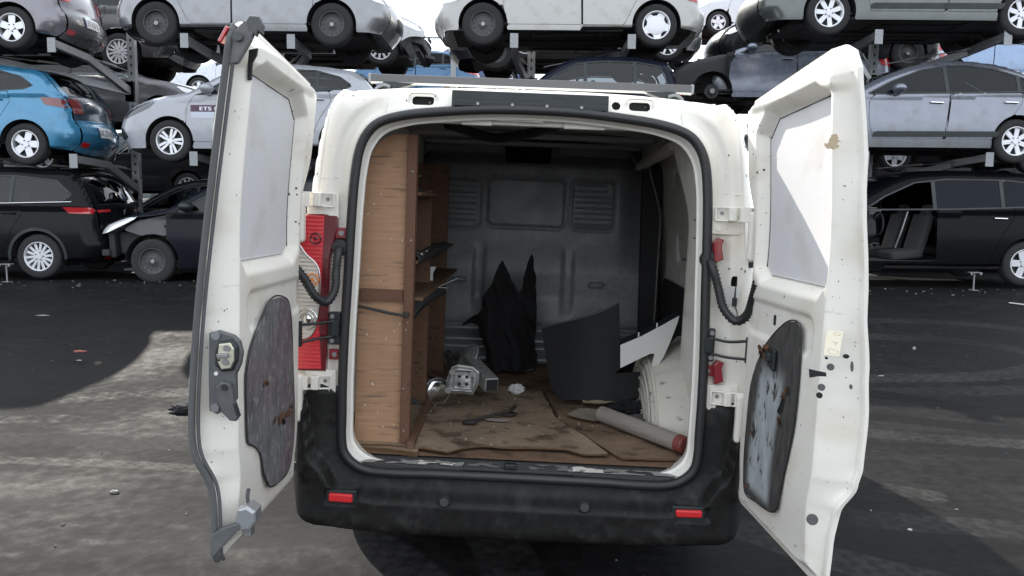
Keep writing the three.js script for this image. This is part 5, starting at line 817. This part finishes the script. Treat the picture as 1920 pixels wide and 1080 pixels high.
// plywood shelf along the left wall
{
  const g = inVan('plywood_shelf', 'tall plywood shelf unit standing along the left side inside the van', 'shelf');
  const xr = (px, z, y = 600) => Lz(px, y, z)[0], yy = (py, px, z) => Lz(px, py, z)[1];
  const y1 = yy(250, 715, -.2), xa = -.70, xb = xr(757, -.2), xc = xr(773, -.2);
  const front = [[xa, FLOOR], [xb, FLOOR], [xb, y1], [-.56, y1], [-.62, y1 - .03], [-.665, y1 - .10], [xa + .01, y1 - .2]];
  part('end_panel', slab(front, .016, .001).translate(0, 0, -.215), M.wood, g);
  const st = part('stile', box(xc - xb + .004, y1 - FLOOR, .05, [(xb + xc) / 2 + .002, (y1 + FLOOR) / 2, -.20], [0, 0, 0], .002), M.woodRed, g);
  const scr = []; for (const y of [.62, .80, 1.05, 1.08, 1.42, 1.70]) scr.push(cyl(.004, .004, .004, [(xb + xc) / 2 + rr(-.008, .008), y, -.173], [Math.PI / 2, 0, 0], 8)); part('screws', scr, M.steel, g);
  const yb = yy(553, 715, -.19); part('batten', box(xb - xa - .02, .05, .014, [(xa + xb) / 2 + .006, yb, -.19], [0, 0, 0], .001), M.woodRed, g);
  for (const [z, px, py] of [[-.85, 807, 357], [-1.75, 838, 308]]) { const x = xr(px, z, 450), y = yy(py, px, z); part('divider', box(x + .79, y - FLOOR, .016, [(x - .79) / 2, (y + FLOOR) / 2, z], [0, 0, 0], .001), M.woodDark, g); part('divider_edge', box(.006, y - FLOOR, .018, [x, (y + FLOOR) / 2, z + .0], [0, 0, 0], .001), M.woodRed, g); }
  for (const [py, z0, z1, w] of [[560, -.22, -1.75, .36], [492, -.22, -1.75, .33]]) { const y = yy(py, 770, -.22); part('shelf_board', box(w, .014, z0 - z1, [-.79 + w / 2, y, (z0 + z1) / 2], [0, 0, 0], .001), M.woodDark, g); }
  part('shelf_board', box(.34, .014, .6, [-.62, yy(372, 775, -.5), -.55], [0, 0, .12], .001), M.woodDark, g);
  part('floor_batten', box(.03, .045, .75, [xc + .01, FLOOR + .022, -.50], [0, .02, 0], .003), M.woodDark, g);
    settle(g);
  const chips = []; for (let k = 0; k < 22; k++) { const x = rr(xa + .03, xb), y = FLOOR + Math.pow(rnd(), 1.6) * 1.1; chips.push(box(rr(.001, .005), rr(.002, .011), .0016, [x, y, -.1972], [0, 0, rr(-.6, .6)], .0003)); }
  const c = part('paint_specks', chips, M.paper, g); c.userData.kind = 'stuff'; { const b = van.worldToLocal(g.position.clone()); c.geometry.translate(-b.x, -b.y, -b.z); }
  const l = inVan('black_strap', 'thin black strap across the plywood end panel', 'strap'); part('strap', tube([Lz(664, 572, -.165), Lz(700, 580, -.165), Lz(735, 588, -.165), Lz(764, 592, -.165)], .006, 24, 8), M.rubber, l); part('strap_clip', box(.02, .024, .012, Lz(762, 590, -.16), [0, 0, -.2], .004), M.rubber, l); settle(l);
  // things on the shelves
  const p = inVan('black_pipe', 'short black pipe stuck out over the plywood shelf edge', 'pipe'); { const a = V3(Lz(777, 487, -.28)), b = V3(Lz(832, 462, -1.3)), d = b.clone().sub(a), L = d.length(); const gg = lathe([[.019, 0], [.025, 0], [.025, L * .42], [.029, L * .43], [.029, L], [.019, L], [.019, 0]], 28); gg.applyQuaternion(new THREE.Quaternion().setFromUnitVectors(new THREE.Vector3(0, 1, 0), d.normalize())); gg.translate(...a.toArray()); part('pipe', gg, std([.035, .035, .036], { roughness: .55, map: greyTex }), p); const s2 = []; for (let k = 0; k < 14; k++) { const t = rr(.05, .6), c = a.clone().lerp(b, t); s2.push(xf(new THREE.SphereGeometry(rr(.002, .005), 6, 5), [c.x + rr(.0, .02), c.y + rr(.018, .025), c.z])); } part('plaster_specks', s2, M.paper, p).userData.kind = 'stuff'; }
  settle(p);
  const t = inVan('grey_trim_strip', 'bent grey trim strip leaning along the shelf', 'trim'); part('strip', (() => { const P = [Lz(764, 620, -.22), Lz(780, 592, -.35), Lz(800, 570, -.6), Lz(825, 556, -.95), Lz(836, 545, -1.1)]; const Q = P.map(q => [q[0] - .01, q[1] + .065, q[2]]); return mergeGeometries([band(P, Q, false, 2), band(Q, Q.map(q => [q[0] - .05, q[1] + .006, q[2]]))].map(norm)); })(), std([.075, .075, .076], { roughness: .6, map: greyTex }), t); part('strip_lip', tube([Lz(764, 620, -.215), Lz(780, 592, -.345), Lz(800, 570, -.595), Lz(836, 548, -1.09)], .006, 30, 6), M.rubber, t); settle(t);
  const w = inVan('paper_sheet', 'torn white paper standing on the shelf', 'paper'); { const a = Lz(802, 500, -.95), b = Lz(818, 500, -.95), c = Lz(812, 512, -.95), d = Lz(803, 545, -.95); part('sheet', slab([d, [c[0] - .0, d[1] + .035], c, b, a].map(q => [q[0], q[1]]), .002, 0).translate(0, 0, a[2]), M.paper, w); } settle(w);
  const s = inVan('splinter', 'pale thin splinter sticking out of the shelf', 'splinter'); part('splinter', [bar(Lz(803, 546, -.9), Lz(858, 522, -.8), .006, .004), bar(Lz(803, 546, -.9), Lz(822, 538, -.85), .016, .004), bar(Lz(806, 538, -.9), Lz(838, 540, -.86), .004, .004)], M.paper, s); settle(s);
  const k = inVan('folded_bracket', 'thin bent metal bracket with a white tip near the shelf top', 'bracket'); { const a = Lz(771, 352, -.4), b = Lz(772, 335, -.4); part('bracket', [sheet(spread(0, 1, 6), spread(0, 1, 4), (u, v) => { const A = Lz(lerp(772, 815, u), lerp(345, 368, u), -.4 - .35 * u), B = Lz(lerp(772, 800, u), lerp(360, 366, u), -.4 - .35 * u); return A.map((q, i) => lerp(q, B[i], v)); })], std([.10, .095, .09], { roughness: .6, map: greyTex }), k); part('tip', bar(Lz(772, 335, -.35), Lz(790, 329, -.3), .004, .003), M.paper, k); } settle(k);
}
// floor coverings
function cardSheet(name, label, px, y, mat, th = .006, cat = 'cardboard', wave = .004) {
  const g = inVan(name, label, cat), P = px.map(p => { const q = Ly(p[0], p[1], y); return [q[0], q[2]]; });
  const b = [Math.min(...P.map(p => p[0])), Math.max(...P.map(p => p[0])), Math.min(...P.map(p => p[1])), Math.max(...P.map(p => p[1]))];
  const nx = Math.ceil((b[1] - b[0]) / .018) + 2, nz = Math.ceil((b[3] - b[2]) / .018) + 2, f = (x, z) => sdPoly(P, x, z) + .004 * fbm(x * 30, z * 30, 3);
  const h = (x, z) => y + wave * (1 + 1.6 * fbm(x * 6, z * 6, y * 90)) + .004 * sst(.05, 0, sdPoly(P, x, z)) * (1 + fbm(x * 12, z * 3, 9));
  const top = sheet(spread(b[0] - .01, b[1] + .01, nx), spread(b[2] - .01, b[3] + .01, nz), (x, z) => [x, h(x, z), z], f, true, (x, z) => [x * 1.1 + y * 7, z * 1.1]);
  part('sheet', top, mat, g);
  const Q = [...P, P[0]].flatMap((p, i, A) => i + 1 < A.length ? spread(0, 1, 6).slice(0, 6).map(t => [lerp(p[0], A[i + 1][0], t), lerp(p[1], A[i + 1][1], t)]) : [p]);
  part('cut_edge', band(Q.map(p => [p[0], h(...p) - .0005, p[1]]), Q.map(p => [p[0], h(...p) - th, p[1]])), std([.42, .32, .2], { roughness: .9, map: cardTex }), g);
  settle(g); return g;
}
cardSheet('cardboard_sheet', 'large brown dirty cardboard sheet covering the middle of the van floor', [[800, 725], [745, 800], [662, 826], [665, 834], [740, 838], [790, 842], [840, 851], [870, 842], [905, 839], [960, 842], [1000, 843], [1060, 846], [1095, 855], [1142, 854], [1098, 822], [1040, 785], [1015, 735], [900, 722]], FLOOR + .012, M.card, .007);
cardSheet('cardboard_sheet', 'brown cardboard sheet on the right of the van floor', [[1020, 735], [1050, 790], [1140, 848], [1165, 864], [1285, 866], [1302, 850], [1290, 830], [1210, 745], [1130, 735]], FLOOR + .004, M.cardDark, .006);
cardSheet('cardboard_stack', 'stack of cardboard layers at the left front of the van floor', [[655, 826], [660, 838], [720, 844], [782, 852], [786, 842], [740, 835], [700, 822]], FLOOR + .006, M.card, .02);
cardSheet('cardboard_layer', 'second cardboard layer showing under the top of the left stack', [[657, 828], [664, 844], [725, 848], [784, 856], [787, 846], [740, 838], [700, 826]], FLOOR - .004, M.cardDark, .006, 'cardboard', .004);
cardSheet('beige_board', 'beige stained board lying under the cardboard tube', [[1062, 780], [1085, 768], [1130, 770], [1150, 790], [1110, 792]], FLOOR + .022, std([.36, .31, .25], { map: greyTex, roughness: .85 }), .004);
cardSheet('yellow_paper', 'yellowish paper strip curling in front of the black plastic panel', [[1090, 748], [1110, 754], [1165, 752], [1172, 758], [1130, 762], [1092, 758]], FLOOR + .035, std([.48, .42, .28], { roughness: .9 }), .003, 'paper', .012);
cardSheet('plastic_flap', 'grey flat offcut near the right end of the cardboard tube', [[1172, 783], [1200, 778], [1235, 790], [1225, 796], [1185, 794]], FLOOR + .045, std([.16, .155, .15], { roughness: .7, map: greyTex }), .003, 'offcut');
{ // cardboard tube with red end
  const g = inVan('cardboard_tube', 'long grey cardboard tube with a red cap lying on the floor', 'tube'); const a = V3(Ly(1276, 832, FLOOR + .05)), b = V3(Ly(1128, 776, FLOOR + .055)); const d = b.clone().sub(a), L = d.length(), q = new THREE.Quaternion().setFromUnitVectors(new THREE.Vector3(0, 1, 0), d.clone().normalize()); const gg = lathe([[.0, 0], [.036, 0], [.038, .01], [.038, L], [.032, L], [.0, L - .01]], 28); gg.applyQuaternion(q); gg.translate(...a.toArray()); part('tube', gg, std([.33, .29, .255], { roughness: .85, map: greyTex }), g);
  const cap = lathe([[0, -.032], [.03, -.032], [.0385, -.026], [.0385, -.012], [.035, -.010], [.0385, -.006], [.0395, .012], [.037, .014]], 28); cap.applyQuaternion(q); cap.translate(...a.toArray()); part('red_cap', cap, std([.20, .05, .04], { roughness: .55 }), g); settle(g);
}
function crumple(name, label, cat, px, py, y, r, mat, sq = [1, .7, 1], amp = .5, fr = 3.2) {
  const g = inVan(name, label, cat), c = Ly(px, py, y), s = new THREE.IcosahedronGeometry(r, 7), p = s.attributes.position, v = new THREE.Vector3();
  for (let i = 0; i < p.count; i++) { v.fromBufferAttribute(p, i).divideScalar(r); const k = 1 + amp * (Math.abs(fbm(v.x * fr + px, v.y * fr, v.z * fr, 4)) * 2 - .35); p.setXYZ(i, v.x * r * k * sq[0], v.y * r * k * sq[1], v.z * r * k * sq[2]); }
  s.computeVertexNormals(); s.translate(c[0], c[1] + r * sq[1] * .75, c[2]); part('lump', s, mat, g); settle(g); return g;
}
crumple('crumpled_paper', 'small white crumpled paper ball on the cardboard', 'paper', 968, 736, FLOOR + .02, .036, M.paper, [1.1, .75, 1], .75, 3.4);
crumple('black_rag', 'crumpled black rag lying on the right beside the wheel housing', 'rag', 1195, 778, FLOOR + .02, .11, M.rag, [1.25, .38, .6], .6);
crumple('black_bag', 'black crumpled film heap behind the black plastic panel on the right', 'bag', 1185, 735, FLOOR + .02, .16, M.rag, [.8, 1.0, .6], .5, 2.4);
crumple('dirty_rag', 'grey dusty rag under the shelf beside its floor batten', 'rag', 765, 760, FLOOR, .07, std([.11, .105, .10], { roughness: .95, map: greyTex }), [1, .5, 1.4], .7);
crumple('plastic_bag', 'grey translucent plastic bag on the floor before the black torn sheet', 'bag', 968, 695, FLOOR, .075, std([.20, .19, .18], { roughness: .4, map: greyTex }), [1.3, .6, .8], .7);
crumple('metal_scrap', 'dull scrap heap on the floor behind the chrome can', 'scrap', 845, 680, FLOOR, .085, std([.13, .125, .12], { roughness: .5, metalness: .4, map: greyTex }), [1.5, .5, .9], .9, 4);
{ // black strip debris
  const g = inVan('rubber_strip', 'torn black rubber strip lying on the cardboard in the middle', 'strip'); const Y = FLOOR + .03; part('strip', [tube([Ly(868, 793, Y), Ly(890, 788, Y), Ly(925, 778, Y + .01), Ly(955, 770, Y + .02), Ly(966, 762, Y + .05)], .009, 40, 7), xf(new THREE.SphereGeometry(.03, 14, 10), Ly(882, 791, Y + .004), [0, 0, 0], [1.2, .4, .7]), xf(new THREE.SphereGeometry(.035, 14, 10), Ly(955, 776, Y), [0, .4, 0], [1.2, .25, .9])], std([.03, .024, .022], { roughness: .8 }), g); settle(g);
  const h = inVan('pink_scrap', 'flat pinkish paper scrap beside the torn rubber strip', 'paper'); const c = Ly(933, 787, FLOOR + .028); part('scrap', xf(new THREE.CylinderGeometry(.05, .05, .002, 9), c, [0, 0, 0], [1.2, 1, .45]), std([.33, .26, .24], { roughness: .9 }), h); settle(h);
  const k = inVan('wood_offcut', 'splintered pale wood offcut at the foot of the plywood shelf', 'wood offcut'); part('offcut', [bar(Ly(695, 806, FLOOR + .03), Ly(768, 808, FLOOR + .03), .05, .02, .004), bar(Ly(692, 803, FLOOR + .045), Ly(735, 806, FLOOR + .04), .02, .016, .003)], M.wood, k); settle(k);
  const bits = inVan('debris', 'small bits of grit and chips scattered over the cardboard', 'debris'); const b = []; for (let i = 0; i < 70; i++) { const q = Ly(rr(780, 1180), rr(735, 835), FLOOR + .02); b.push(xf(new THREE.DodecahedronGeometry(rr(.002, .007), 0), q, [rr(0, 3), rr(0, 3), 0], [1, .6, 1])); } part('bits', b, std([.3, .28, .25], { roughness: .9 }), bits); settle(bits); bits.userData.kind = 'stuff';
}
{ // chrome can
  const g = inVan('steel_canister', 'shiny round steel canister lying at the foot of the shelf', 'canister'); const c = Lz(812, 701, -.95); const k = lathe([[0, -.075], [.05, -.075], [.066, -.066], [.07, -.05], [.07, .05], [.066, .066], [.045, .075], [.0, .078]], 36); k.rotateX(Math.PI / 2); k.rotateY(.5); k.translate(c[0], FLOOR + .072, c[2]); part('can', k, M.chrome, g); part('can_rim', xf(new THREE.TorusGeometry(.07, .004, 8, 36), [c[0] + .028, FLOOR + .072, c[2] + .05], [0, .5, 0]), M.steel, g); settle(g);
}
{ // galvanised post foot: square pressed plate with four holes
  const cast = std([.40, .40, .385], { roughness: .42, metalness: .45, map: greyTex, roughnessMap: roughTex });
  const z = -.72, P = [[836, 738], [836, 715], [846, 690], [858, 686], [886, 690], [898, 700], [896, 722], [886, 741], [862, 739]].map(p => Lz(...p, z)).map(p => [p[0], p[1]]);
  const g = inVan('metal_foot_plate', 'cast grey square foot plate with four holes leaning on its side', 'metal plate');
  const c = Lz(868, 714, z), hs = [[-.018, .018], [.018, .018], [-.018, -.018], [.018, -.018]];
  const b = [Math.min(...P.map(p => p[0])), Math.max(...P.map(p => p[0])), Math.min(...P.map(p => p[1])), Math.max(...P.map(p => p[1]))];
  part('plate', [sheet(spread(b[0] - .01, b[1] + .01, 50), spread(b[2] - .01, b[3] + .01, 50), (x, y) => { const e = sdPoly(P, x, y), q = Math.max(Math.abs(x - c[0]), Math.abs(y - c[1])); return [x, y, z - .012 * sst(.050, .040, q) + .006 * fbm(x * 18, y * 18, 4) - .014 * sst(.016, .0, e)]; }, (x, y) => Math.min(sdPoly(P, x, y), ...hs.map(h => Math.hypot(x - c[0] - h[0], y - c[1] - h[1]) - .0075))), slab(P, .006, .002).translate(0, 0, z - .03)], cast, g);
  for (const h of hs) part('bolt_hole', cyl(.0075, .0075, .004, [c[0] + h[0], c[1] + h[1], z - .006], [Math.PI / 2, 0, 0], 14), M.black, g);
  part('plate_lug', [cyl(.016, .016, .03, [b[0] + .012, b[2] + .02, z - .01], [Math.PI / 2, 0, 0]), cyl(.014, .014, .02, [b[0] + .03, b[3] - .03, z], [Math.PI / 2, 0, 0]), cyl(.014, .014, .02, [b[1] - .03, b[3] - .035, z], [Math.PI / 2, 0, 0])], cast, g);
  settle(g);
  const t = inVan('metal_table_leg', 'grey square metal leg with a round disc foot behind the foot plate', 'metal leg'); const a = V3(Lz(922, 722, -.70)), e = V3(Lz(880, 676, -1.05)); part('leg', [bar(a.toArray(), e.toArray(), .07, .07, .008)], cast, t); part('leg_mouth', bar(a.toArray(), a.clone().lerp(e, -.012).toArray(), .056, .056), M.black, t);
  const dsk = lathe([[0, -.006], [.078, -.006], [.082, 0], [.078, .006], [.03, .012], [0, .013]], 36); dsk.applyQuaternion(new THREE.Quaternion().setFromUnitVectors(new THREE.Vector3(0, 1, 0), new THREE.Vector3(-.72, .52, .42).normalize())); const dc = Lz(878, 671, -1.05); dsk.translate(...dc); part('disc_foot', dsk, cast, t); settle(t);
}
{ // black torn liner sheet standing against the bulkhead
  const P = [[866, 612], [896, 588], [905, 560], [922, 528], [936, 496], [943, 484], [950, 500], [958, 522], [973, 548], [983, 520], [990, 492], [997, 474], [1001, 482], [1005, 520], [1007, 560], [1008, 600], [1003, 650], [1008, 690], [980, 695], [955, 690], [930, 690], [912, 672], [905, 640], [898, 612], [885, 608]];
  const zz = -1.75, Q = P.map(p => Lz(...p, zz)).map(p => [p[0], p[1]]); const b = [Math.min(...Q.map(p => p[0])), Math.max(...Q.map(p => p[0])), Math.min(...Q.map(p => p[1])), Math.max(...Q.map(p => p[1]))];
  const g = inVan('torn_black_sheet', 'torn black plastic liner sheet with pointed tips standing before the bulkhead', 'plastic sheet');
  const mx = (b[0] + b[1]) / 2, f = (x, y) => sdPoly(Q, x, y) + .03 * fbm(x * 11, y * 8, 1, 5), zf = (x, y) => zz + .12 * Math.cos((x - mx) * 7) - .12 + .30 * fbm(x * 6 + y * 2.0, y * 2.0, 6, 3) + .25 * (b[3] - y) * .5;
  for (const o of [0, -.006]) part(o ? 'back_face' : 'front_face', sheet(spread(b[0] - .03, b[1] + .03, 64), spread(b[2] - .01, b[3] + .02, 90), (x, y) => [x, y, zf(x, y) + o], f, o < 0), M.rag, g);
  settle(g);
  // curved black plastic panel
  const R = [[1014, 608], [1060, 603], [1110, 592], [1145, 578], [1162, 568], [1163, 690], [1150, 700], [1205, 690], [1212, 700], [1195, 735], [1165, 752], [1100, 752], [1050, 745], [1032, 720], [1022, 660]];
  const z2 = -.98, S = R.map(p => Lz(...p, z2)).map(p => [p[0], p[1]]), c2 = [Math.min(...S.map(p => p[0])), Math.max(...S.map(p => p[0])), Math.min(...S.map(p => p[1])), Math.max(...S.map(p => p[1]))];
  const h = inVan('black_plastic_panel', 'curved black plastic panel standing upright on the load floor', 'plastic panel'), m2 = (c2[0] + c2[1]) / 2;
  const z3 = (x, y) => z2 - .22 * Math.cos((x - m2) * 4.2) + .17 + .10 * (c2[3] - y);
  for (const o of [0, -.006]) part(o ? 'back_face' : 'front_face', sheet(spread(c2[0] - .01, c2[1] + .01, 50), spread(c2[2] - .01, c2[3] + .01, 50), (x, y) => [x, y, z3(x, y) + o], (x, y) => sdPoly(S, x, y), o < 0), std([.0075, .0075, .008], { roughness: .75 }), h);
  part('rim', tube(S.slice(0, 5).map(p => [p[0], p[1], z3(...p) - .002]), .006, 40, 8), std([.06, .06, .062], { roughness: .5 }), h); settle(h);
  // white painted bumper fragment
  const W1 = [[1163, 646], [1200, 630], [1240, 608], [1272, 590], [1268, 605], [1255, 640], [1243, 668], [1222, 700], [1214, 706], [1222, 680], [1226, 662], [1218, 662], [1190, 676], [1163, 690]];
  const zw = -.72, T = W1.map(p => Lz(...p, zw)).map(p => [p[0], p[1]]), c3 = [Math.min(...T.map(p => p[0])), Math.max(...T.map(p => p[0])), Math.min(...T.map(p => p[1])), Math.max(...T.map(p => p[1]))];
  const w = inVan('white_bumper_piece', 'broken white painted car bumper piece leaning on the wheel housing', 'bumper piece'); const zw2 = (x, y) => zw + .12 * (x - c3[0]) - .25 * Math.pow(x - c3[0], 2) + .05 * (y - c3[2]);
  for (const o of [0, -.008]) part(o ? 'back_face' : 'painted_face', sheet(spread(c3[0] - .01, c3[1] + .01, 50), spread(c3[2] - .01, c3[3] + .01, 50), (x, y) => [x, y, zw2(x, y) + o], (x, y) => sdPoly(T, x, y), o < 0), o ? M.plastic : phy([.62, .61, .58], { roughness: .35, clearcoat: .6 }), w);
  const T2 = T.slice(0, 4); part('folded_edge', band(T2.map(p => [p[0], p[1], zw2(...p)]), T2.map(p => [p[0], p[1] + .012, zw2(...p) - .07])), M.plastic, w);
  for (const [px, py] of [[1197, 628], [1231, 610]]) { const p = Lz(px, py, zw); part('fixing_tab', box(.007, .05, .006, [p[0], p[1] - .01, zw2(p[0], p[1]) - .01], [0, 0, 0], .003), M.paper, w); }
  settle(w);
}
// ---------------------------------------------------------------- litter on the yard
function litter(name, label, cat, px, py, r, mat, sq = [1, .4, 1]) { const g0 = onY(px, py, 0), y = groundY(g0[2]), c = onY(px, py, y), g = thing(name, label, cat); g.position.set(c[0], y, c[2]); const s = new THREE.IcosahedronGeometry(r, 3), p = s.attributes.position; for (let i = 0; i < p.count; i++) { const k = 1 + .7 * fbm(p.getX(i) / r * 1.8 + px, p.getY(i) / r * 1.8, p.getZ(i) / r * 1.8, 3); p.setXYZ(i, p.getX(i) * k * sq[0], p.getY(i) * k * sq[1] + r * sq[1] * .6, p.getZ(i) * k * sq[2]); } s.computeVertexNormals(); part('piece', s, mat, g); return g; }
litter('rubber_lump', 'black rubber lump on the ground beside the left van door', 'rubber lump', 346, 772, .09, M.rag, [1.2, .45, .7]);
litter('red_scrap', 'small red plastic scrap on the ground at the left', 'scrap', 150, 660, .04, std([.22, .05, .035], { roughness: .5 }), [1.6, .25, .6]);
litter('white_litter', 'small white litter on the asphalt at the left', 'litter', 80, 592, .03, std([.2, .2, .2]), [2.4, .2, .4]);
litter('white_litter', 'white scrap on the asphalt below the red plastic scrap', 'litter', 148, 676, .013, std([.3, .3, .3]), [2.0, .3, .5]);
litter('paper_litter', 'crumpled grey paper on the ground below the left stain', 'litter', 215, 925, .016, std([.09, .09, .09]), [1.6, .7, 1]);
litter('white_litter', 'white scrap on the asphalt at the right near the tread mark', 'litter', 1652, 705, .014, std([.3, .3, .3]), [2, .3, .5]);
litter('white_litter', 'tiny white chip on the dark asphalt at the lower right', 'litter', 1706, 994, .009, std([.35, .35, .35]), [1.4, .5, 1]);
litter('broken_glass', 'upright clear splinters glinting on the ground at the right', 'splinters', 1714, 655, .02, std([.25, .25, .25]), [.8, .8, .6]);
{ const a = onY(1893, 563, .4), b = onY(1935, 568, .4), g = thing('white_stick', 'thin white stick on the ground at the right edge', 'stick'); g.position.set(a[0], groundY(a[2]) + .012, a[2]); part('stick', bar([0, 0, 0], [b[0] - a[0], 0, b[2] - a[2]], .03, .012), M.paper, g); }

{ // crumbs of glass and plastic swept under the racks
  const g = thing('debris', 'crumbs of glass and plastic along the foot of the racks', 'debris'), b = []; tag(g, null, null, null, 'stuff');
  for (let i = 0; i < 260; i++) { const x = rr(-10, 10), z = -8.4 + rr(-1, 1) * rr(.1, .9), r = rr(.004, .02); b.push(xf(new THREE.DodecahedronGeometry(r, 0), [x, groundY(z) + r * .3, z], [rr(0, 3), rr(0, 3), 0], [1.3, .4, 1])); }
  for (let i = 0; i < 220; i++) { const x = rr(-5, 5), z = rr(-6, .3), r = rr(.0025, .008); b.push(xf(new THREE.DodecahedronGeometry(r, 0), [x, groundY(z) + r * .3, z], [rr(0, 3), rr(0, 3), 0], [1.3, .5, 1])); }
  part('crumbs', b, std([.10, .10, .10], { roughness: .6 }), g);
}
renderer.render(scene, camera);
